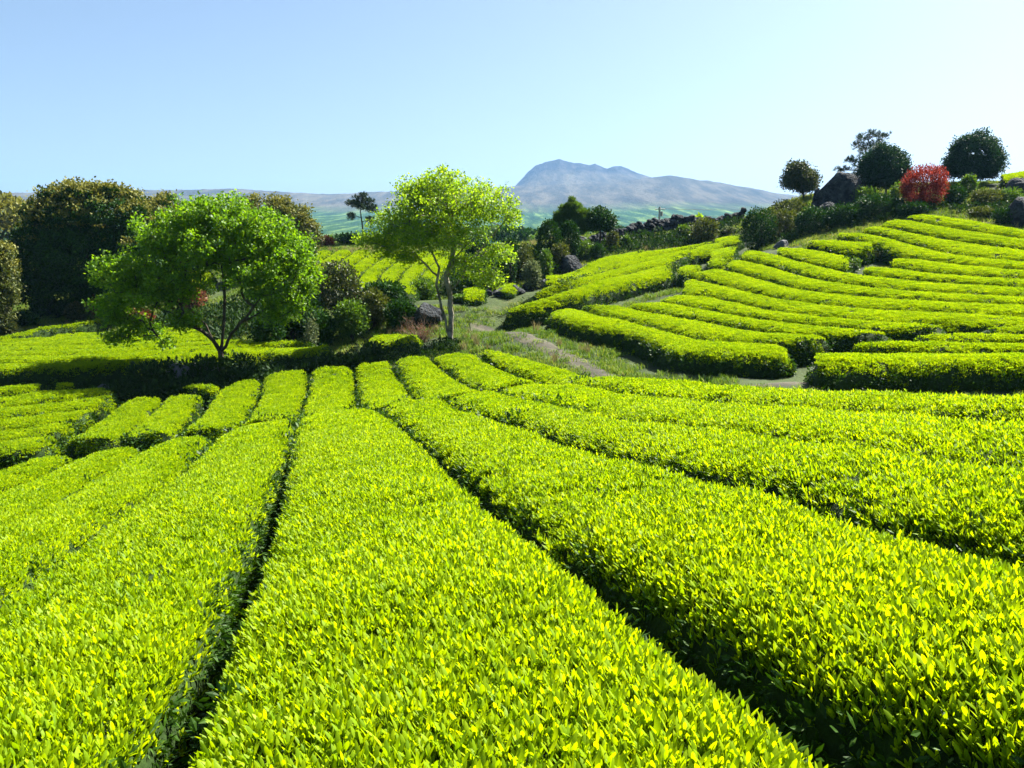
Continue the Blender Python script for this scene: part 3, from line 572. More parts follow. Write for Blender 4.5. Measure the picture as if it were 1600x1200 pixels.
M['bushgreen'] = leaf_mat('bush_leaf', [(.03, .075, .010), (.055, .12, .014), (.10, .17, .02)], (1.5, 1.4, .4), .35, .5, .25, patch=(.8, .5))
M['grey_leaf'] = leaf_mat('grey_green_leaf', [(.06, .09, .04), (.10, .13, .06), (.17, .19, .10)], (1.2, 1.2, .8), .3, .7, .15)
M['grass'] = leaf_mat('grass_blade', [(.05, .11, .012), (.09, .17, .018), (.16, .22, .04), (.28, .26, .11)], (1.4, 1.3, .5), .35, .6, .15, True, (.16, .8))
M['weed'] = leaf_mat('weed_leaf', [(.03, .07, .012), (.055, .115, .016), (.10, .17, .03)], (1.5, 1.4, .4), .35, .6, .15, True)
M['ivy'] = leaf_mat('ditch_leaf', [(.010, .026, .006), (.018, .045, .009), (.035, .07, .012)], (1.4, 1.4, .4), .2, .65, .1, True)
M['straw'] = leaf_mat('dry_grass', [(.12, .12, .04), (.20, .18, .08), (.30, .26, .14)], (1.1, 1.0, .8), .3, .8, .1, True)
M['twig'] = noise_mat('twig', [(.3, (.09, .05, .03)), (.7, (.24, .16, .11))], 6, 3, .9, 0)

def tubes(segs, sides=6):
    """segs: list of (p0, p1, r0, r1)"""
    p0 = np.array([s[0] for s in segs], float); p1 = np.array([s[1] for s in segs], float); r0 = np.array([s[2] for s in segs]); r1 = np.array([s[3] for s in segs])
    d = p1 - p0; Rm = frames(d + 1e-6, np.zeros(len(d))); a = np.arange(sides) * 2 * math.pi / sides; c = np.stack([np.cos(a), np.sin(a), 0 * a], 1)
    w_ = np.einsum('nij,kj->nki', Rm, c); V = np.concatenate([p0[:, None] + w_ * r0[:, None, None], p1[:, None] + w_ * r1[:, None, None]], 1)
    k = np.arange(sides); f = np.stack([k, (k + 1) % sides, (k + 1) % sides + sides, k + sides], 1); F = f[None] + (np.arange(len(segs)) * 2 * sides)[:, None, None]
    return V.reshape(-1, 3), F.reshape(-1, 4)
def grow(stems, tips, seed, droop=.06, tip_r=.008, power=2.3):
    """stems: list of polylines (x,y,z) whose first stem starts at the ground; tips join the nearest wood"""
    r = np.random.default_rng(seed); P = []; par = []
    for st in stems:
        st = [np.array(q, float) for q in st]
        if P: j = int(np.argmin([np.linalg.norm(q - st[0]) for q in P]))
        else: P.append(st[0]); par.append(-1); j = 0
        for a, b in zip(st[:-1], st[1:]):
            k = max(1, int(np.linalg.norm(b - a) / .25))
            for t in range(1, k + 1):
                q = a + (b - a) * t / k + r.normal(0, .012, 3); P.append(q); par.append(j); j = len(P) - 1
    base_top = min(1.0, .35 * max(s[-1][2] for s in stems))
    A = np.array(P); src = A[len(A) // 3]
    tips = tips[np.argsort(np.linalg.norm(tips - np.array(stems[0][-1]), axis=1))]
    for tp in tips:
        A = np.array(P); d = tp - A; dist = np.linalg.norm(d, axis=1); cost = dist * (1 + .55 * (d[:, 2] < -.05) + .3 * (dist > 1.5)) + 3 * (A[:, 2] < base_top * .6)
        j = int(np.argmin(cost)); a = P[j]; L = dist[j]; k = max(1, int(L / .22)); j0 = j
        bend = r.normal(0, .10 * L, 3) + np.array([0, 0, droop * L])
        for t in range(1, k + 1):
            s = t / k; q = a + (tp - a) * s + bend * math.sin(math.pi * s) * .8; P.append(q); par.append(j); j = len(P) - 1
    P = np.array(P); n = len(P); load = np.zeros(n); kids = np.zeros(n, int)
    for i in range(n):
        if par[i] >= 0: kids[par[i]] += 1
    load[kids == 0] = 1
    for i in range(n - 1, 0, -1): load[par[i]] += load[i]
    R = tip_r * load ** (1 / power)
    segs = [(P[par[i]], P[i], min(R[par[i]], R[i] * 1.35), R[i]) for i in range(1, n)]
    thick = [s for s in segs if s[3] > tip_r * 3.2]; thin = [s for s in segs if s[3] <= tip_r * 3.2]
    return thick, thin, P, R, kids
def leaf_cloud(pos, size, r, up=.2, outw=None, wmax=.6, jit=.7, segs=0):
    n = len(pos); d = r.normal(0, jit, (n, 3)) + np.array([0, 0, up]) + (outw if outw is not None else 0)
    pv, pf = leaf_proto(segs, wmax=wmax); return assemble(pv, pf, pos, frames(d, r.uniform(0, 6.28, n)), size * r.uniform(.7, 1.3, n), r.random(n))
def lobe_points(lobes, n, r, shell=.55):
    """points in a union of ellipsoids, denser towards the outside"""
    vol = np.array([l[3] * l[4] * l[5] for l in lobes]) ** .8; k = r.choice(len(lobes), n, p=vol / vol.sum()); L = np.array([l[:6] for l in lobes])[k]
    d = r.normal(size=(n, 3)); d /= np.linalg.norm(d, axis=1)[:, None]; q = (shell + (1 - shell) * r.random(n)) if shell > 0 else r.random(n) ** (1 / 3)
    P = L[:, :3] + d * L[:, 3:6] * q[:, None]; inside = np.zeros(n, bool)
    for l in lobes: inside |= ((((P - np.array(l[:3])) / (np.array(l[3:6]) * shell * .9 + 1e-9)) ** 2).sum(1) < 1) if shell > 0 else False
    return P[~inside], d[~inside]
def pxl(base, Y, lobes):
    """lobes given as photo ellipses (px, py, rx, ry, depth offset m, depth radius m) -> metres relative to the base"""
    out = []
    for px, py, rx, ry, dy, dr in lobes:
        c = at(px, py, Y + dy); s = (Y + dy) / FPX; out.append((c[0] - base[0], c[1] - base[1], c[2] - base[2], rx * s, dr, ry * s))
    return out
def pxs(base, Y, pts): return [tuple(at(p[0], p[1], Y + (p[2] if len(p) > 2 else 0)) - base) for p in pts]
def ground_at(px, py, Y): p = at(px, py, Y); p[2] = float(Gall(p[0:1], p[1:2])[0]) - .03; return p
def tree(name, label, px, py, Y, stems, lobes, ntips, leaves, lsize, mat, bark, cluster=.32, group=None, seed=1, blossom=None, shell=.45, tip_r=.008, up=.15, cat='tree', lw=.6, wood=True, bole=None):
    r = np.random.default_rng(seed); base = ground_at(px, py, Y); root = empty(name, base, label, cat, group)
    lb = pxl(base, Y, lobes); st = [pxs(base, Y, s) for s in stems]; st[0][0] = (st[0][0][0], st[0][0][1], -.15)
    tips, _ = lobe_points(lb, ntips, r, shell); thick, thin, P, R, kids = grow(st, tips, seed, tip_r=tip_r)
    if bole:
        thick = [(a, b, max(r0, bole * max(.25, 1 - a[2] / (st[0][-1][2] + .5) * .6) if r0 > tip_r * 7 else r0), max(r1, bole * max(.25, 1 - b[2] / (st[0][-1][2] + .5) * .6) if r1 > tip_r * 7 else r1)) for a, b, r0, r1 in thick]
    if wood:
        V, F = tubes(thick, 8); link('trunk', mesh('trunk', V, F, [bark], True), root)
        if len(thin): V, F = tubes(thin, 4); o = link('branches', mesh('branches', V, F, [bark], True), root); o['kind'] = 'stuff'
    ctr = tips[r.integers(0, len(tips), leaves)]; pos = ctr + r.normal(0, cluster * .5, (leaves, 3)) * np.array([1, 1, .75])
    V, F, rr = leaf_cloud(pos, lsize, r, up, wmax=lw); mi = np.zeros(len(F), int)
    if blossom is not None:
        zt = np.array([l[2] + l[5] for l in lb]).max(); zb = min(l[2] - l[5] for l in lb); hz = (ctr[:, 2] - zb) / (zt - zb); cl = vnoise(ctr[:, 0] * 2.1, ctr[:, 2] * 2.1 + ctr[:, 1] * 1.3, seed) + .5
        up_ = (pos[:, 2] - ctr[:, 2]) > -.03; mi = ((hz * 1.5 - .55 + (cl - .5) * .9 > .5) & up_).astype(int)
    o = link('crown', mesh('crown', V, F, [mat] + ([blossom] if blossom is not None else []), False, {'rnd': ('FACE', 'FLOAT', rr)}, mi), root); o['kind'] = 'stuff'
    return root
def bush(name, label, px, py, Y, w_, h_, mat, leaves=1500, lsize=.09, seed=1, cat='shrub', group=None, lumps=6, up=.25, dense=.5, depth=None, lw=.55, stem=True):
    """px, py: photo place of the middle of its foot; w_, h_: size in photo pixels"""
    leaves = int(leaves * 1.5); r = np.random.default_rng(seed * 7 + 3); base = ground_at(px, py, Y); s = Y / FPX; W, H = w_ * s, h_ * s; D = depth or W * .9
    ztop = at(px, py - h_, Y)[2] - base[2]; H = max(ztop, .25)
    root = empty(name, base, label, cat, group); lb = [(0, 0, H * .52, W * .40, D * .40, H * .46)]
    for i in range(lumps):
        a = r.uniform(0, 6.28); q = r.uniform(.3, .9); lb.append((math.cos(a) * W * .27 * q, math.sin(a) * D * .27 * q, H * r.uniform(.3, .72), W * r.uniform(.16, .26), D * .22, H * r.uniform(.18, .30)))
    P, d = lobe_points(lb, leaves, r, dense); P[:, 2] = np.abs(P[:, 2]) + .02; P = P + r.normal(0, .03 + .01 * W, P.shape)
    V, F, rr = leaf_cloud(P, lsize * 1.5, r, up, d * .7, wmax=lw, jit=.45)
    o = link('foliage', mesh('foliage', V, F, [mat], False, {'rnd': ('FACE', 'FLOAT', rr)}), root); o['kind'] = 'stuff'
    if stem:
        sg = []
        for i in range(7):
            e = P[r.integers(0, len(P))] * .85; m_ = e * .5 + np.array([0, 0, .1 * H]); b0 = np.array([r.normal(0, .04 * W), r.normal(0, .04 * W), -.1]); sg += [(b0, m_, .035 * H ** .5, .022 * H ** .5), (m_, e, .022 * H ** .5, .008)]
        V, F = tubes(sg, 5); link('stems', mesh('stems', V, F, [M['bark']], True), root)
    return root
def ico(sub=3):
    import bmesh
    bm = bmesh.new(); bmesh.ops.create_icosphere(bm, subdivisions=sub, radius=1); V = np.array([v.co[:] for v in bm.verts]); F = np.array([[v.index for v in f.verts] for f in bm.faces]); bm.free(); return V, F
IV, IF = ico(4); IV2, IF2 = ico(2)
def rock_mesh(name, dims, seed, mat, hi=True):
    r = np.random.default_rng(seed); V, F = (IV, IF) if hi else (IV2, IF2); V = V.copy()
    for _ in range(9):                     # planar breaks
        n_ = r.normal(size=3); n_ /= np.linalg.norm(n_); c = r.uniform(.55, .85); dd = V @ n_ - c; V -= np.where(dd > 0, dd, 0)[:, None] * n_ * .9
    V *= (1 + .16 * fbm(V[:, 0] * 2 + seed, V[:, 1] * 2 + V[:, 2] * 1.7, 4, seed))[:, None]
    return mesh(name, V * np.array(dims) * .5 * 1.25, F, [mat], False)
def boulder(label, px, py, Y, w_, h_, seed, mat=None, name='boulder', group=None, dmul=.8, sink=.15, cat='boulder'):
    base = onto(px, py, 0, 12)
    if abs(base[1] - Y) > 5: base = ground_at(px, py, Y)
    Y = base[1]; s = Y / FPX; W, H = w_ * s, h_ * s; base[2] -= .03
    me = rock_mesh(name, (W, W * dmul, H * (1 + sink)), seed, mat or M['rock'])
    z = np.array([v.co.z for v in me.vertices]); me.transform(__import__('mathutils').Matrix.Translation((0, 0, H - z.max())))
    return tag(link(name, me, None, base), label, cat, group)

# ------------------------------------------------------------------ the two green broadleaf trees
tree('broadleaf_tree', 'bushy bright green tree with several spreading stems left of the photo middle, above the ditch', 345, 558, 30.3,
     [[(345, 560), (345, 549), (333, 532, -.1), (316, 517, -.3), (282, 500, -.5)], [(343, 550), (334, 534, .2), (321, 507, .4), (299, 485, .5), (291, 455, .5), (289, 425, .4)], [(346, 550), (349, 511, .1), (351, 474, 0), (348, 425, 0), (345, 370, 0)],
      [(348, 551), (362, 522, -.3), (375, 506, -.5), (391, 487, -.7), (414, 455, -1)], [(375, 506, -.5), (420, 480, .5), (455, 445, .9)], [(316, 517, -.3), (255, 470, .4), (220, 440, .7)]],
     [(348, 325, 40, 26, 0, 1.2), (300, 338, 45, 28, .4, 1.3), (395, 352, 55, 36, -.3, 1.5), (250, 372, 48, 34, .3, 1.5), (445, 395, 52, 42, 0, 1.5), (340, 385, 95, 48, 0, 2.0), (205, 430, 50, 40, 0, 1.5), (468, 440, 34, 34, .2, 1.2),
      (400, 430, 60, 35, -.6, 1.6), (260, 445, 65, 40, -.4, 1.7), (183, 478, 38, 32, .2, 1.2), (215, 515, 42, 22, .2, .9), (290, 500, 22, 16, -.6, .7), (180, 525, 22, 14, .3, .6), (440, 480, 45, 26, .3, 1.1), (262, 540, 14, 12, 0, .4)],
     1150, 60000, .105, M['maple'], M['bark'], .28, seed=11, tip_r=.0078, lw=.75, shell=.3)
tree('broadleaf_tree', 'airy lime green tree with two pale trunks standing in the middle', 701, 534, 33,
     [[(703, 536), (705, 492), (702, 455), (697, 432), (706, 408), (712, 370), (700, 320)], [(700, 532), (697, 502), (688, 472, -.1), (682, 445, -.15), (686, 418, -.2), (668, 380, -.3), (640, 350, -.3)], [(703, 458), (720, 436, .1), (737, 404, .3), (768, 370, .5), (790, 345, .6)],
      [(684, 432, -.2), (655, 404, .3), (610, 395, .5)], [(706, 408), (728, 384, -.4), (750, 370, -.7)]],
     [(690, 325, 78, 44, 0, 1.9), (625, 350, 50, 36, .2, 1.4), (690, 284, 50, 22, 0, 1.1), (650, 298, 30, 22, .2, .9), (765, 322, 46, 34, 0, 1.3), (745, 290, 28, 14, .2, .7), (778, 398, 30, 16, .2, .8), (600, 385, 38, 24, .2, 1.0), (700, 372, 60, 24, -.3, 1.4),
      (735, 415, 40, 22, -.2, 1.0), (570, 375, 20, 10, .2, .5), (640, 405, 28, 12, 0, .6), (800, 335, 16, 22, .1, .6), (758, 435, 30, 16, .2, .7), (655, 370, 40, 22, -.6, 1.0)],
     800, 36000, .09, M['lime'], M['bark_pale'], .27, seed=12, tip_r=.0095, lw=.75, shell=.3)
# ------------------------------------------------------------------ dark evergreens to the left
ge = 'big evergreens behind the left field'
tree('evergreen_tree', 'huge dome-shaped dark evergreen with olive blossom on its crown, at the left', 140, 505, 46, [[(140, 505), (138, 460), (135, 400), (130, 350)], [(138, 460), (90, 420), (70, 390)], [(138, 455), (180, 410), (190, 370)]],
     [(130, 330, 52, 42, 0, 1.8), (85, 350, 42, 48, 0, 1.7), (178, 338, 52, 46, 0, 1.8), (60, 405, 42, 50, 0, 1.6), (130, 405, 75, 55, 0, 2.3), (205, 400, 40, 48, 0, 1.6), (90, 455, 60, 38, .2, 1.8), (190, 450, 45, 35, .2, 1.5), (105, 300, 26, 14, 0, .9), (150, 302, 24, 14, 0, .9), (195, 305, 20, 14, 0, .8)],
     900, 120000, .145, M['evergreen'], M['bark'], .40, ge, 13, M['blossom'], .72, .010, .3, lw=.7)
tree('evergreen_tree', 'olive-topped evergreen peeping out between the dome-shaped one and the bushy tree', 262, 450, 52, [[(262, 450), (262, 380), (262, 340)]],
     [(258, 335, 36, 28, 0, 1.4), (240, 360, 34, 36, 0, 1.5), (285, 365, 38, 40, 0, 1.5), (262, 400, 50, 34, 0, 1.8)], 300, 30000, .17, M['evergreen'], M['bark'], .42, ge, 14, M['blossom'], .72, .010, .3)
tree('evergreen_tree', 'rounded olive evergreen behind the bushy tree, ending right at the blue hills', 440, 450, 54, [[(440, 450), (438, 390), (432, 350)]],
     [(415, 328, 36, 24, 0, 1.4), (448, 345, 38, 32, 0, 1.5), (472, 366, 26, 24, 0, 1.1), (395, 345, 30, 28, 0, 1.2), (440, 395, 55, 34, 0, 1.9), (450, 425, 50, 26, 0, 1.7)], 380, 38000, .16, M['olive'], M['bark'], .42, ge, 15, M['blossom'], .72, .010, .3)
tree('evergreen_tree', 'evergreen cut by the left edge of the photo, olive green bulging side', -35, 515, 41, [[(-35, 515), (-35, 460), (-35, 400)]],
     [(-20, 400, 34, 30, 0, 1.2), (-30, 435, 48, 45, 0, 1.7), (-12, 455, 32, 30, 0, 1.1), (-25, 485, 40, 24, 0, 1.3)], 300, 30000, .14, M['olive'], M['bark'], .36, ge, 16, M['blossom'], .72, .010, .3)
for i, (px, py, Y, w_, h_, mt, lb) in enumerate([(75, 500, 46, 50, 34, 'evergreen', 'dark low shrub under the dome-shaped evergreen, at the top of the slanting hedge'), (120, 496, 45, 40, 22, 'bronze', 'brownish rounded shrub under the dome-shaped evergreen'), (40, 516, 43, 44, 26, 'evergreen', 'dark rounded shrub near the left edge beside the slanting hedge'),
     (150, 480, 46, 36, 20, 'rusty', 'rust tinted scrub between the dark evergreen and the left field'), (12, 522, 41, 36, 18, 'bronze', 'low bronze shrub at the left edge of the field'), (215, 475, 47, 60, 30, 'evergreen', 'dark shrub behind the bushy tree at its left'), (300, 464, 46, 50, 22, 'rusty', 'reddish shrub seen through the bushy tree'), (220, 500, 44, 50, 16, 'rusty', 'low reddish scrub above the left field')]):
    bush('shrub', lb, px, py, Y, w_, h_, M[mt], 1500, .11, 30 + i, group='shrubs along the left field')
# wooded hill at the far left
def wood(name, label, Y, lobes, n, ls, mats, seed):
    r = np.random.default_rng(seed); base = at(lobes[0][0], lobes[0][1] + 60, Y); base[2] = float(Gall(base[0:1], base[1:2])[0]); P, d = lobe_points(pxl(base, Y, lobes), n, r, .75)
    V, F, rr = leaf_cloud(P, ls, r, .3, d * .6, wmax=.7); o = link(name, mesh(name, V, F, mats, False, {'rnd': ('FACE', 'FLOAT', rr)}, (vnoise(P[:, 0] / 3, P[:, 2] / 2, seed) > .02).astype(int) if len(mats) > 1 else None), None, base)
    return tag(o, label, kind='stuff')
wood('far_wood', 'distant olive and straw coloured wood on a knoll at the left edge', 100, [(0, 330, 34, 26, 0, 5), (30, 335, 26, 18, 0, 4), (-45, 330, 50, 34, 0, 6), (0, 375, 80, 42, 2, 7), (58, 365, 30, 26, 0, 4), (-60, 400, 70, 40, 0, 6)], 14000, .55, [M['olive'], M['blossom']], 21)
wood('far_wood', 'dark band of distant treetops below the blue foothills', 120, [(470, 384, 40, 10, 0, 5), (540, 378, 30, 8, 0, 5), (620, 378, 60, 8, 0, 5), (700, 372, 60, 12, 0, 5), (780, 366, 50, 9, 0, 5), (830, 370, 60, 9, 4, 5), (940, 366, 70, 9, 4, 5)], 9000, .6, [M['evergreen'], M['bushgreen']], 22)
# ------------------------------------------------------------------ bushes right of the bushy tree
gbz = 'dark bushes between the two green trees'
for i, (px, py, Y, w_, h_, mt, n, ls, lb) in enumerate([
    (455, 525, 37, 110, 95, 'evergreen', 5000, .10, 'deep green shadowy bush touching the right side of the bushy tree'), (530, 505, 38.5, 80, 100, 'bronze', 4500, .09, 'tall bronze green bush with a rounded top between the two trees'),
    (552, 518, 36.5, 66, 50, 'bushgreen', 3000, .09, 'light green feathery bush in front of the bronze one'), (602, 500, 39, 90, 62, 'evergreen', 4000, .10, 'dark tangled bush left of the two pale trunks'),
    (585, 512, 37.5, 60, 60, 'olive', 2600, .09, 'olive bush between the feathery bush and the bare twigs'), (500, 530, 36, 60, 44, 'evergreen', 2500, .09, 'low black-green bush at the foot of the bronze bush'), (625, 520, 37, 60, 52, 'evergreen', 2600, .09, 'dark bush behind the bare brown twigs'),
    (418, 535, 35, 70, 55, 'evergreen', 3000, .09, 'dark bush under the right stem of the bushy tree'), (487, 522, 34.6, 24, 30, 'grey_leaf', 500, .08, 'small pale sapling with whitish leaves in the dark bushes'), (660, 470, 43, 60, 36, 'bushgreen', 2200, .09, 'green bush behind the pale trunks'),
    (725, 490, 40, 44, 24, 'bushgreen', 1500, .08, 'low loose shrub on the grass right of the pale trunks'), (745, 440, 47, 70, 40, 'evergreen', 2600, .10, 'dark bush behind the lower right boughs of the middle tree')]):
    bush('shrub', lb, px, py, Y, w_, h_, M[mt], n, ls, 50 + i, group=gbz, lumps=8)
# bare brown shrub
def bare(label, px, py, Y, w_, h_, seed):
    r = np.random.default_rng(seed); base = ground_at(px, py, Y); s = Y / FPX; root = empty('bare_shrub', base, label, 'shrub'); sg = []
    for _ in range(60):
        p = np.array([r.normal(0, .12), r.normal(0, .12), 0]); d = np.array([r.normal(0, .6), r.normal(0, .5), 1.]); d /= np.linalg.norm(d); L = h_ * s * r.uniform(.6, 1.15) / 5; rr = .014
        for k in range(5):
            q = p + d * L; sg.append((p, q, rr, rr * .75)); rr *= .75; p = q; d = d + r.normal(0, .28, 3) + np.array([0, 0, -.04 * k]); d /= np.linalg.norm(d)
            if r.random() < .7: e = d + r.normal(0, .5, 3); sg.append((p, p + e * L * .8, rr * .7, .003))
    V, F = tubes(sg, 4); link('twigs', mesh('twigs', V, F, [M['twig']], True), root)['kind'] = 'stuff'
    P = np.array([q[1] for q in sg]); P = P[P[:, 2] < h_ * s * .6]; V, F, rr = leaf_cloud(P + r.normal(0, .05, P.shape), .05, r); link('dry_leaves', mesh('dry_leaves', V, F, [M['rusty']], False, {'rnd': ('FACE', 'FLOAT', rr)}), root)['kind'] = 'stuff'
bare('leafless brown shrub with arching twigs left of the pale trunks', 655, 524, 34.5, 60, 50, 5)
boulder('grey rock half hidden behind the leafless brown shrub', 668, 505, 38, 44, 34, 6)
boulder('grey slab of rock in the shade behind the brown twigs', 632, 498, 39, 36, 30, 7)
# ------------------------------------------------------------------ pines
def pine(label, px, py, Y, trunk, pads, seed, nl=.16, dens=1.0, mat='pine'):
    r = np.random.default_rng(seed); base = ground_at(px, py, Y); root = empty('pine_tree', base, label, 'tree'); st = pxs(base, Y, trunk); st[0] = (st[0][0], st[0][1], -.1); sg = []; P = [np.array(p) for p in st]
    H = P[-1][2]; rr = lambda z: .02 + .016 * max(0, H - z)
    for a, b in zip(P[:-1], P[1:]): sg.append((a, b, rr(a[2]), rr(b[2])))
    V, F = tubes(sg, 8); link('trunk', mesh('trunk', V, F, [M['bark']], True), root); bs = []; LP = []; LD = []
    T = np.array([P[0] + (P[-1] - P[0]) * t for t in np.linspace(0, 1, 40)]) if len(P) == 2 else np.concatenate([np.linspace(a, b, 15) for a, b in zip(P[:-1], P[1:])])
    for (cx_, cy_, w_, h_, dy) in pads:
        c = at(cx_, cy_, Y + dy) - base; s = Y / FPX; j = np.argmin(np.linalg.norm(T - c, axis=1) + .8 * np.maximum(0, T[:, 2] - c[2] + .1)); mdl = (T[j] + c) / 2 + np.array([0, 0, .05]); bs += [(T[j], mdl, .03, .02), (mdl, c, .02, .012)]
        n = int(14 * dens * max(1, w_ * h_ * s * s * 9))
        for _ in range(n):
            q = r.normal(size=3); q /= np.linalg.norm(q); e = c + q * np.array([w_ * .5 * s, w_ * .4 * s, h_ * .5 * s]) * r.random() ** .5; bs.append((c * .6 + e * .4 - np.array([0, 0, .02]), e, .008, .004))
            k = 16; dd = r.normal(0, .6, (k, 3)) + np.array([0, 0, .55]) + q * .5; LP.append(np.repeat(e[None], k, 0) + r.normal(0, .02, (k, 3))); LD.append(dd)
    V, F = tubes(bs, 4); link('branches', mesh('branches', V, F, [M['bark']], True), root)['kind'] = 'stuff'
    LP = np.concatenate(LP); LD = np.concatenate(LD); pv, pf = leaf_proto(0, wmax=.13); V, F, q = assemble(pv, pf, LP, frames(LD, r.uniform(0, 6, len(LD))), nl * r.uniform(.8, 1.2, len(LD)), r.random(len(LD)))
    link('needles', mesh('needles', V, F, [M[mat]], False, {'rnd': ('FACE', 'FLOAT', q)}), root)['kind'] = 'stuff'
pine('small flat-topped pine with a leaning trunk, left of the airy lime tree', 567, 378, 64, [(568, 378), (566, 350), (563, 330), (567, 306)], [(567, 306, 16, 8, 0), (574, 315, 22, 10, .3), (552, 318, 24, 9, 0), (562, 323, 20, 8, -.3), (549, 338, 16, 8, 0), (580, 326, 20, 12, .3), (557, 309, 10, 6, 0), (577, 344, 14, 8, 0)], 31, .22, .9)
pine('ragged pine with open bristly boughs behind the round hilltop bush', 1350, 300, 56, [(1350, 300), (1349, 262), (1353, 235), (1360, 208)], [(1361, 210, 24, 12, 0), (1378, 214, 22, 10, .3), (1346, 217, 22, 10, 0), (1370, 224, 30, 10, -.3), (1340, 228, 24, 9, 0), (1352, 233, 30, 10, .3), (1332, 252, 24, 14, 0), (1345, 262, 26, 16, 0), (1322, 266, 26, 9, 0), (1336, 276, 30, 10, .2), (1308, 264, 9, 5, 0), (1388, 211, 8, 6, 0), (1352, 246, 26, 12, .2), (1345, 286, 30, 12, .2)], 32, .22, .42)
pine('broad bushy conifer behind the clipped round bushes near the stone wall', 893, 372, 54, [(893, 372), (893, 340), (893, 312)], [(893, 313, 8, 10, 0), (897, 322, 26, 10, 0), (886, 326, 24, 12, .2), (905, 332, 34, 10, 0), (880, 336, 30, 12, 0), (908, 342, 34, 12, 0), (888, 345, 50, 14, .2), (875, 350, 30, 14, 0), (905, 354, 36, 16, 0), (888, 362, 48, 16, 0)], 33, .20, 3.2, 'bushgreen')
# ------------------------------------------------------------------ shrubs and small trees round the middle field
gmf = 'bushes beside the middle field'
for i, (px, py, Y, w_, h_, mt, n, ls, lb, nm) in enumerate([
    (858, 385, 50, 44, 42, 'evergreen', 4200, .085, 'dark ball-shaped bush in front of the broad conifer', 'round_bush'), (890, 383, 51, 36, 38, 'evergreen', 3600, .085, 'second ball-shaped bush, right of and behind the darker one', 'round_bush'),
    (797, 392, 47, 24, 22, 'evergreen', 1500, .08, 'little dark ball bush right of the lime tree crown', 'round_bush'), (831, 440, 46, 36, 34, 'grey_leaf', 1500, .09, 'pale grey-green spiky shrub beside the small grey rocks', 'shrub'),
    (852, 425, 47, 26, 36, 'bushgreen', 1500, .09, 'upright green shrub left of the black boulder', 'shrub'), (822, 398, 48, 30, 24, 'olive', 900, .08, 'olive brown scrub behind the grey-green shrub', 'shrub'), (876, 405, 49, 34, 26, 'olive', 1400, .09, 'olive dry shrub above the black boulder', 'shrub'),
    (915, 392, 52, 34, 18, 'bushgreen', 1200, .09, 'green shrub right of the black boulder', 'shrub'), (932, 394, 52, 30, 14, 'evergreen', 1200, .08, 'dark mound bush at the upper edge of the middle field', 'shrub'), (775, 432, 48, 50, 36, 'evergreen', 2400, .09, 'dark bush behind the domed lone hedge', 'shrub'),
    (800, 415, 50, 60, 34, 'evergreen', 2400, .10, 'dark scrub between the lime tree and the grey-green shrub', 'shrub'), (750, 405, 55, 60, 30, 'evergreen', 2000, .11, 'dark scrub just right of the lime tree boughs', 'shrub'), (957, 388, 55, 22, 30, 'olive', 900, .09, 'narrow olive shrub against the stone wall', 'shrub'),
    (978, 388, 56, 16, 22, 'bushgreen', 600, .09, 'slim green shrub second along the stone wall', 'shrub'), (1100, 374, 57, 56, 34, 'olive', 2400, .10, 'yellowish shrub growing on the stone wall above the middle field', 'shrub'), (1068, 370, 58, 28, 18, 'bushgreen', 900, .1, 'low green shrub at the foot of the stone wall', 'shrub'),
    (1092, 345, 64, 14, 12, 'lime', 300, .12, 'small bright green tuft standing up behind the stone wall', 'shrub'), (505, 388, 63, 44, 18, 'rusty', 1300, .11, 'red-brown scrub at the top of the far slope', 'shrub'), (545, 388, 64, 50, 22, 'evergreen', 1500, .12, 'dark scrub at the foot of the small pine', 'shrub'), (470, 392, 62, 40, 22, 'rusty', 900, .11, 'rusty scrub beside the olive evergreen', 'shrub'),
    (1140, 372, 58, 30, 16, 'grey_leaf', 500, .09, 'pale tuft beside the highest little hedge', 'shrub')]):
    bush(nm, lb, px, py, Y, w_, h_, M[mt], n, ls, 80 + i, group=gmf, lumps=(3 if nm == 'round_bush' else 7), dense=(.8 if nm == 'round_bush' else .5))
def ball_tree(label, px, py, Y, trunk, lobes, mt, n, ls, seed, group):
    r = np.random.default_rng(seed + 5); ls0 = list(lobes); big = max(l[2] for l in ls0)
    for _ in range(9):
        l = ls0[int(r.integers(0, len(ls0)))]; a = r.uniform(0, 6.28); lobes = lobes + [(l[0] + math.cos(a) * l[2] * .85, l[1] - abs(math.sin(a)) * l[3] * .85, big * r.uniform(.14, .26), big * r.uniform(.12, .22), r.uniform(-.5, .5), .35)]
    return tree('round_tree', label, px, py, Y, trunk, lobes, 420, int(n * 1.9), ls * 1.6, M[mt], M['bark'], .34, group, seed, None, .7, .008, .25, lw=.55)
gr = 'trees standing on the hilltop'
ball_tree('small dark round tree beside the broad conifer, behind the stone wall', 938, 372, 54, [[(938, 372), (938, 350), (937, 340)]], [(937, 341, 15, 13, 0, .7), (929, 349, 11, 9, 0, .5), (947, 350, 11, 9, 0, .5)], 'evergreen', 5000, .085, 41, gr)
ball_tree('small lollipop-shaped bronze green tree alone on the skyline', 1252, 318, 58, [[(1256, 318), (1255, 305), (1252, 290), (1250, 280)], [(1255, 305), (1240, 288)], [(1255, 302), (1264, 286)]], [(1250, 276, 21, 16, 0, .9), (1236, 284, 12, 11, 0, .6), (1264, 283, 13, 12, 0, .6), (1246, 264, 13, 9, 0, .6), (1258, 292, 12, 7, 0, .5)], 'bronze', 7500, .085, 42, gr)
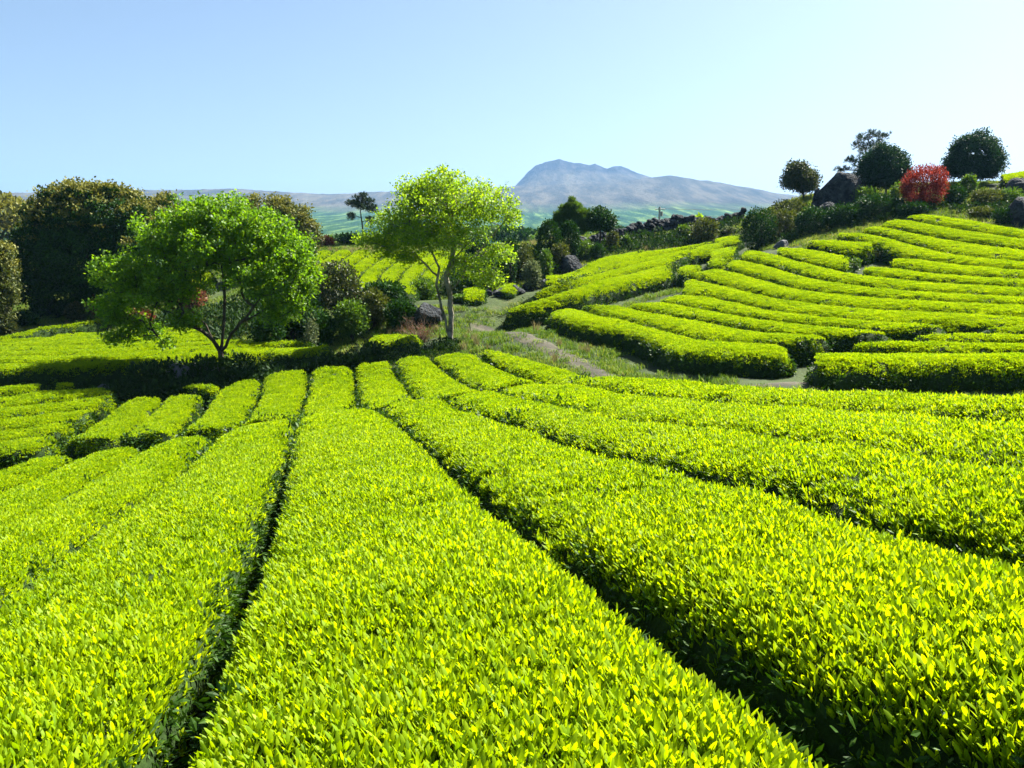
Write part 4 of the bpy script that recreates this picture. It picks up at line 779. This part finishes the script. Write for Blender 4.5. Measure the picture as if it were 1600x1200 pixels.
ball_tree('wide round dark bush-like tree between the pine and the red shrub', 1385, 300, 54, [[(1385, 300), (1385, 280), (1383, 265)]], [(1382, 258, 32, 25, 0, 1.3), (1362, 270, 18, 16, 0, .9), (1402, 268, 17, 17, 0, .9), (1375, 243, 18, 12, 0, .8), (1385, 280, 30, 12, 0, 1.1)], 'topiary', 14000, .08, 43, gr)
ball_tree('largest round dark tree on the hilltop, against white sky near the right edge', 1522, 292, 56, [[(1524, 292), (1524, 275), (1522, 250)], [(1524, 275), (1500, 262)], [(1524, 275), (1545, 262)]], [(1523, 243, 34, 26, 0, 1.5), (1498, 256, 20, 20, 0, 1.0), (1547, 254, 18, 22, 0, 1.0), (1530, 222, 22, 14, 0, .9), (1508, 228, 17, 13, 0, .8), (1522, 268, 34, 8, 0, 1.2)], 'topiary', 18000, .08, 44, gr)
bush('red_shrub', 'round bright red leafed shrub on the hilltop', 1441, 330, 49, 84, 74, M['redleaf'], 11000, .07, 45, 'shrub', None, 7, .5, .55, None, .45)
gu = 'scrub on the bank under the hilltop'
for i, (px, py, Y, w_, h_, mt, n, ls, lb) in enumerate([
    (1186, 392, 51, 66, 70, 'evergreen', 3600, .09, 'dark bushy scrub at the left end of the hilltop bank'), (1222, 378, 52, 60, 56, 'olive', 2600, .09, 'olive scrub with dry tips left of the upright stones'), (1230, 338, 56, 60, 26, 'olive', 1400, .09, 'dry scrub on the skyline below the lollipop tree'),
    (1270, 372, 50, 70, 50, 'evergreen', 3200, .09, 'dark scrub in the shade below the upright stones'), (1320, 362, 49, 70, 44, 'evergreen', 3000, .09, 'dark scrub under the tall boulder'), (1370, 345, 49, 76, 42, 'evergreen', 3000, .09, 'black-green scrub left of the red shrub'),
    (1350, 318, 52, 50, 28, 'bushgreen', 1600, .09, 'green scrub under the ragged pine'), (1405, 318, 51, 36, 34, 'bushgreen', 1400, .09, 'light scrub between the wide round tree and the red shrub'), (1425, 345, 47.5, 60, 28, 'evergreen', 2000, .08, 'dark undergrowth at the foot of the red shrub'),
    (1490, 335, 49, 40, 44, 'evergreen', 2000, .09, 'dark scrub right of the red shrub'), (1512, 308, 52, 30, 36, 'bushgreen', 1400, .09, 'upright yellow-green shrub in front of the largest round tree'), (1540, 325, 49, 60, 30, 'olive', 1600, .09, 'sunlit scrub right of the upright yellow-green shrub'),
    (1530, 345, 46, 50, 20, 'olive', 1300, .08, 'low dry scrub above the topmost hedge'), (1578, 320, 49, 44, 26, 'bushgreen', 1300, .09, 'green scrub beside the grey rock near the right edge'), (1575, 355, 44, 60, 30, 'evergreen', 1800, .08, 'dark scrub by the black rock at the right edge'),
    (1360, 404, 41, 44, 14, 'olive', 900, .07, 'weeds filling the gap between the cut-off hedges'), (1335, 412, 39, 20, 10, 'bushgreen', 400, .07, 'small green weeds at the end of the cut-off hedge'), (1200, 345, 55, 40, 22, 'olive', 900, .09, 'dry tipped scrub on the skyline at the left end of the bank')]):
    bush('shrub', lb, px, py, Y, w_, h_, M[mt], n, ls, 120 + i, group=gu, lumps=8)
# ------------------------------------------------------------------ rocks
for i, (px, py, Y, w_, h_, dm, mt, lb) in enumerate([
    (1312, 335, 52.5, 56, 64, .8, 'rock', 'tallest grey boulder on the hilltop, left of the ragged pine'), (1276, 345, 51.5, 22, 50, .9, 'rock', 'upright pillar-like rock left of the tallest boulder'), (1340, 318, 54, 44, 36, .7, 'rock', 'dark rocks right of the tallest boulder'), (1292, 350, 51, 36, 34, .8, 'rock', 'rock leaning at the foot of the tallest boulder'),
    (1335, 330, 50.5, 44, 20, .6, 'rock', 'flat slab below the tallest boulder'), (1222, 386, 46, 22, 12, .8, 'rock_pale', 'pale bluish stone at the left tip of the cut-off hedge'), (1592, 312, 50, 40, 34, .8, 'rock', 'grey rock on the slope at the right edge'), (1596, 352, 44, 50, 44, .8, 'rock', 'black rock at the right edge beside the topmost hedge'),
    (891, 424, 46, 36, 26, .8, 'rock', 'black boulder above the middle field'), (852, 448, 42.5, 16, 13, .8, 'rock_pale', 'grey rock at the corner of the middle field'), (843, 444, 43, 12, 9, .8, 'rock', 'dark little rock left of the grey corner rock'), (784, 462, 39.5, 26, 14, .7, 'rock', 'black rock under the domed lone hedge'),
    (806, 460, 40, 26, 16, .7, 'rock', 'black rock right of the one under the domed hedge'), (830, 452, 41.5, 26, 14, .7, 'rock', 'black rock in the shade beside the middle field'), (279, 600, 27.3, 38, 38, .7, 'rock_pale', 'pale boulder in the ditch, leftmost and largest'), (303, 596, 27.7, 26, 32, .7, 'rock_pale', 'pale stone in the ditch between two others'),
    (327, 594, 28, 28, 34, .7, 'rock_pale', 'pale stone in the ditch nearest the bushy tree'), (476, 582, 28.7, 16, 11, .7, 'rock_pale', 'small pale stone at the end of the block-shaped terrace hedge'), (1372, 400, 41.5, 18, 8, .7, 'rock_pale', 'flat stone in the weedy gap'), (163, 608, 26.5, 20, 10, .7, 'rock_pale', 'pale stone at the left end of the ditch'), (100, 612, 26.3, 18, 9, .7, 'rock_pale', 'pale stone between the small round hedges'),
    (760, 463, 41, 20, 14, .7, 'rock', 'dark rock behind the small hedge mound')]):
    boulder(lb, px, py, Y, w_, h_, 60 + i, M[mt], dmul=dm, name='boulder')
# dry stone wall: single stones
root = None; r = np.random.default_rng(77)
wall_px = [(905, 372, 55), (925, 371, 56), (960, 369, 57.5), (1000, 366, 59), (1035, 362, 60), (1070, 356, 60.5), (1110, 351, 61), (1160, 347, 61)]
WP = np.array([ground_at(*q) for q in wall_px]); root = empty('stone_wall', WP[4], 'low dry wall of dark field stones behind the middle field', 'wall')
stones = [rock_mesh('stone', (1, .9, .8), 500 + i, M['rock'], False) for i in range(6)]
sw = resample(WP[:, :2], 90)
for i, (x, y) in enumerate(sw):
    z = float(Gall(np.array([x]), np.array([y]))[0]); hmax = .75 + .25 * vnoise(np.array([i * .3]), np.array([0.]), 4)[0]; zz = 0
    while zz < hmax:
        s = r.uniform(.28, .5) * (1.15 if zz == 0 else 1); o = bpy.data.objects.new('stone', stones[int(r.integers(0, 6))]); o.parent = root
        o.location = Vector((x + r.normal(0, .06), y + r.normal(0, .08), z + zz + s * .25)) - root.location; o.rotation_euler = (r.normal(0, .3), r.normal(0, .3), r.uniform(0, 6.28)); o.scale = (s, s, s); C.objects.link(o); zz += s * .62
# ------------------------------------------------------------------ utility pole and wires
pb = ground_at(1030, 352, 92); Hp = at(1030, 323, 92)[2] - pb[2]; root = empty('utility_pole', pb, 'pale concrete utility pole rising behind the stone wall', 'pole')
V, F = tubes([((0, 0, -.5), (0, 0, Hp), .15, .11)], 12); link('pole', mesh('pole', V, F, [M['concrete']], True), root)
V, F = tubes([((-.5, 0, Hp - .25), (.6, 0, Hp - .25), .05, .05)], 6); link('crossarm', mesh('crossarm', V, F, [M['concrete']]), root)
V, F = tubes([((-.75, .3, -.5), (-.62, .1, Hp * .62), .07, .06)], 8); link('brace', mesh('brace', V, F, [M['concrete']], True), root)
V, F = tubes([((.24, 0, Hp - 1.0), (.24, 0, Hp - .5), .13, .13)], 10); link('transformer', mesh('transformer', V, F, [M['concrete']], True), root)
for k, (dx, zz) in enumerate([(-.45, Hp - .2), (.55, Hp - .2), (0, Hp - .9)]):
    p0 = np.array([dx, 0, zz]); p1 = np.array([dx + 26, 4, zz + .8]); sg = []; q0 = p0
    for t in np.linspace(0, 1, 15)[1:]: q = p0 + (p1 - p0) * t - np.array([0, 0, 1.1 * 4 * t * (1 - t) * .35]); sg.append((q0, q, .010, .010)); q0 = q
    V, F = tubes(sg, 4); link('cable', mesh('cable', V, F, [M['wire']]), root)
# ------------------------------------------------------------------ the track
def track():
    ctr = [(735, 512), (770, 517), (810, 524), (850, 541), (895, 563), (935, 585)]; P = np.array([onto(a, b, 0, 12)[:2] for a, b in ctr]); d = P[-1] - P[-2]; d /= np.linalg.norm(d)
    P = np.vstack([P, P[-1] + d * 2, at(1075, 606, 22.5)[:2], at(1180, 604, 21.8)[:2], at(1260, 596, 22.2)[:2], at(1330, 575, 24.5)[:2]]); P = smooth_line(resample(P, 80), 4)
    T = np.gradient(P, axis=0); T /= np.linalg.norm(T, axis=1)[:, None]; Nn = np.stack([-T[:, 1], T[:, 0]], 1); K = 9; u = np.linspace(-1, 1, K); i = np.arange(80)
    W = .45 + .15 * vnoise(i * .3, i * 0., 3) + .1 * vnoise(i * .9, i * 0., 8); X = P[:, 0][:, None] + Nn[:, 0][:, None] * u * W[:, None]; Y = P[:, 1][:, None] + Nn[:, 1][:, None] * u * W[:, None]
    Z = Gall(X.ravel(), Y.ravel()) + .05 - .05 * np.tile(np.abs(u) ** 3, 80); V = np.stack([X.ravel(), Y.ravel(), Z], 1); a = (np.arange(79)[:, None] * K + np.arange(K - 1)).ravel()
    tag(link('track', mesh('track', V, np.stack([a, a + 1, a + K + 1, a + K], 1), [M['path']], True)), 'bare dusty track curving between the terraces and the hillside', kind='structure'); return P
TP = track()
# ------------------------------------------------------------------ grass, weeds, ditch growth
def tuft(name, n, rad, h, seed, mat, wd=.010, lean=.5):
    r = np.random.default_rng(seed); V = []; F = []; R = []
    for i in range(n):
        a = r.uniform(0, 6.28); q = rad * math.sqrt(r.random()); x, y = q * math.cos(a), q * math.sin(a); L = h * r.uniform(.5, 1.2); b = r.uniform(0, 6.28); ln = r.uniform(.1, lean) * L; c = b + 1.57; k = len(V)
        for t, ww in ((0, 1), (.55, .8), (1, .08)):
            X = x + math.cos(b) * ln * t * t; Y = y + math.sin(b) * ln * t * t; Z = L * t * (1 - .15 * t) - .03; V += [(X - math.cos(c) * wd * ww, Y - math.sin(c) * wd * ww, Z), (X + math.cos(c) * wd * ww, Y + math.sin(c) * wd * ww, Z)]
        F += [(k, k + 1, k + 3, k + 2), (k + 2, k + 3, k + 5, k + 4)]; R += [r.random()] * 2
    return mesh(name, np.array(V), np.array(F), [mat], True, {'rnd': ('FACE', 'FLOAT', R)})
GRP['grass'] = (scatter_group('grass', coll('grass_source', [tuft('grass_tuft', 46, .26, .17, 600 + i, M['grass'], .011, .7) for i in range(6)])), 6)
GRP['straw'] = (scatter_group('straw', coll('straw_source', [tuft('dry_tuft', 40, .12, .42, 620 + i, M['straw'], .008, .5) for i in range(5)])), 5)
GRP['weed'] = (scatter_group('weed', coll('weed_source', [blob_mesh('weed_blob', 60, .20, .10, 640 + i, M['weed'], .4, .8) for i in range(6)])), 6)
GRP['ivy'] = (scatter_group('ivy', coll('ivy_source', [blob_mesh('ivy_blob', 80, .26, .11, 660 + i, M['ivy'], .55, .4) for i in range(6)])), 6)
q_ = .25; MX = np.arange(-60, 60, q_); MY = np.arange(0, 80, q_); mask = np.zeros((len(MY), len(MX)), bool)
for root_, Cn, W in HEDGES:
    for (x, y), w_ in zip(Cn, W):
        k = int((w_ + .1) / q_) + 1; i = int((x - MX[0]) / q_); j = int(y / q_)
        for dj in range(-k, k + 1):
            kk = int(math.sqrt(max(0, k * k - dj * dj)))
            if 0 <= j + dj < len(MY): mask[j + dj, max(0, i - kk):max(0, i + kk + 1)] = True
def free(P): i = np.clip(((P[:, 0] - MX[0]) / q_).astype(int), 0, len(MX) - 1); j = np.clip((P[:, 1] / q_).astype(int), 0, len(MY) - 1); return ~mask[j, i]
def inpoly(x, y, poly):
    c = np.zeros(len(x), bool); n = len(poly)
    for i in range(n):
        (x1, y1), (x2, y2) = poly[i], poly[(i + 1) % n]; k = ((y1 > y) != (y2 > y)) & (x < (x2 - x1) * (y - y1) / ((y2 - y1) + 1e-12) + x1); c ^= k
    return c
def cover(name, label, key, dens, scl, area=None, box=(-45, 45, 19.5, 66), seed=1, clear_track=False, lift=0, noise_cut=None, everywhere=False):
    """area: outline on the ground, given by the places where the photograph shows its corners"""
    r = np.random.default_rng(seed)
    if area is not None:
        poly = [tuple(ground_at(*a)[:2]) if len(a) == 3 else tuple(onto(a[0], a[1], 0, 12)[:2]) for a in area]; pa = np.array(poly); box = (pa[:, 0].min(), pa[:, 0].max(), pa[:, 1].min(), pa[:, 1].max())
    n = int((box[1] - box[0]) * (box[3] - box[2]) * dens); x = r.uniform(box[0], box[1], n); y = r.uniform(box[2], box[3], n); k = np.ones(n, bool)
    if area is not None: k &= inpoly(x, y, poly)
    k &= free(np.stack([x, y], 1))
    if noise_cut is not None: k &= vnoise(x / 1.8, y / 1.8, seed) > noise_cut
    if clear_track: k &= (np.min(np.hypot(x[:, None] - TP[None, ::2, 0], y[:, None] - TP[None, ::2, 1]), 1) > r.uniform(.15, .8, n))
    x, y = x[k], y[k]; z = Gall(x, y) + lift; P = np.stack([x, y, z], 1); a, b, d = topx(P); k = ((a > -900) & (a < 2500) & (b < 700)) | everywhere; P = P[k]
    o = scatter(name, key, P, np.tile(np.array([[0, 0, 1.]]), (len(P), 1)) + r.normal(0, .08, P.shape), r.uniform(*scl, len(P)), None, seed)
    return tag(o, label, kind='stuff')
cover('grass', 'rough green and straw coloured grass around the track and the hedges', 'grass', 14, (.7, 1.4), seed=3, clear_track=True)
cover('grass', 'grass on the open ground beside the near ridge', 'grass', 7, (.7, 1.3), box=(-25, 30, 1, 19.5), seed=13, everywhere=True)
cover('weeds', 'leafy weeds scattered through the grass', 'weed', 1.2, (.5, 1.1), seed=4, clear_track=True, noise_cut=.08)
cover('dry_grass', 'dry grass stalks on the banks', 'straw', .8, (.6, 1.3), seed=5, clear_track=True, noise_cut=.1)
cover('ditch_undergrowth', 'dark creeping undergrowth filling the ditch beyond the terrace', 'ivy', 7, (.8, 1.5), [(170, 585, 28.2), (250, 562, 29.4), (345, 556, 30.3), (430, 553, 30.8), (520, 548, 31.2), (640, 548, 31.4), (560, 575, 29.2), (400, 582, 28.6), (345, 600, 28), (180, 612, 27)], seed=6, lift=.25)
cover('ditch_undergrowth', 'taller leafy growth on the far lip of the ditch under the bushy tree', 'ivy', 5, (.9, 1.7), [(190, 578, 28.6), (250, 560, 29.8), (345, 554, 30.6), (440, 552, 31), (540, 545, 31.8), (530, 555, 31), (345, 566, 29.6), (200, 590, 28)], seed=16, lift=.55)
cover('ditch_undergrowth', 'low dark growth along the whole ditch between the terrace and the left field', 'ivy', 9, (.6, 1.2), box=(-26, -2, 24.8, 31.5), seed=26, lift=.12)
cover('scrub_belt', 'dark scrub on the slope seen under the bushy green tree', 'ivy', 4, (1.0, 2.2), box=(-19, -9, 38, 46.5), seed=34, lift=.1, noise_cut=-.2)
cover('scrub_belt', 'dark continuous scrub between the middle field and the stone wall', 'ivy', 4.5, (1.0, 2.2), [(905, 398, 52.5), (960, 390, 54), (1060, 374, 56), (1140, 362, 58), (1165, 345, 61), (1060, 355, 59.5), (940, 368, 57)], seed=31, lift=.1)
cover('scrub_belt', 'dark continuous scrub between the lime tree and the middle field', 'ivy', 3.5, (1.2, 2.6), [(700, 440, 47), (790, 440, 46.5), (840, 436, 46.3), (900, 408, 50.5), (905, 385, 56), (800, 388, 56), (700, 400, 54)], seed=32, lift=.15)
cover('scrub_belt', 'dark scrub covering the bank under the hilltop', 'ivy', 3.5, (.8, 1.7), [(1165, 392, 50), (1250, 372, 49), (1350, 350, 47.5), (1480, 335, 47), (1600, 350, 44.5), (1600, 320, 48), (1440, 320, 50), (1300, 340, 53), (1170, 350, 57)], seed=33, lift=.1)
cover('ferns', 'bright green ferns and weeds on the bank left of the middle tree', 'weed', 9, (.9, 1.7), [(510, 548, 32.4), (560, 535, 33), (600, 532, 33), (690, 545, 31.8), (660, 556, 30.8), (560, 556, 31)], seed=7, lift=.1)
cover('bank_weeds', 'tall weeds in front of the lower right block of hedges', 'weed', 4, (.6, 1.3), [(1270, 596, 22.2), (1650, 598, 21), (1650, 604, 20), (1290, 602, 21)], seed=8)
cover('bank_weeds', 'shaded weeds on the bank below the lowest hillside hedge', 'weed', 2.2, (.5, 1.1), [(860, 520, 33), (1000, 540, 29.5), (1240, 575, 24), (1240, 590, 23), (1050, 592, 24.5), (950, 560, 29)], seed=9)
bush('shrub', 'pale green weed clump in front of the tall black hedge side near the right edge', 1568, 608, 20.8, 44, 26, M['grey_leaf'], 900, .06, 201, lumps=6)

# ------------------------------------------------------------------ the air
hm = bpy.data.materials.new('haze'); hm.use_nodes = True; t = hm.node_tree; t.nodes.clear(); pv_ = N(t, 'ShaderNodeVolumePrincipled'); mo = N(t, 'ShaderNodeOutputMaterial')
pv_.inputs['Color'].default_value = (.26, .50, .88, 1); pv_.inputs['Density'].default_value = 1.15e-4; pv_.inputs['Anisotropy'].default_value = .2; t.links.new(pv_.outputs[0], mo.inputs['Volume'])
gv = np.array([v.co.z for v in gnd.data.vertices]); zb = float(gv.min()) - 8; b = 5200.; zt = 420.
V = [(x, y, z) for z in (zb, zt) for x, y in ((-b, -b), (b, -b), (b, b), (-b, b))]; F = [(0, 3, 2, 1), (4, 5, 6, 7), (0, 1, 5, 4), (1, 2, 6, 5), (2, 3, 7, 6), (3, 0, 4, 7)]
tag(link('haze', mesh('haze', V, np.array(F), [hm])), 'thin bluish air over the whole land', kind='stuff')
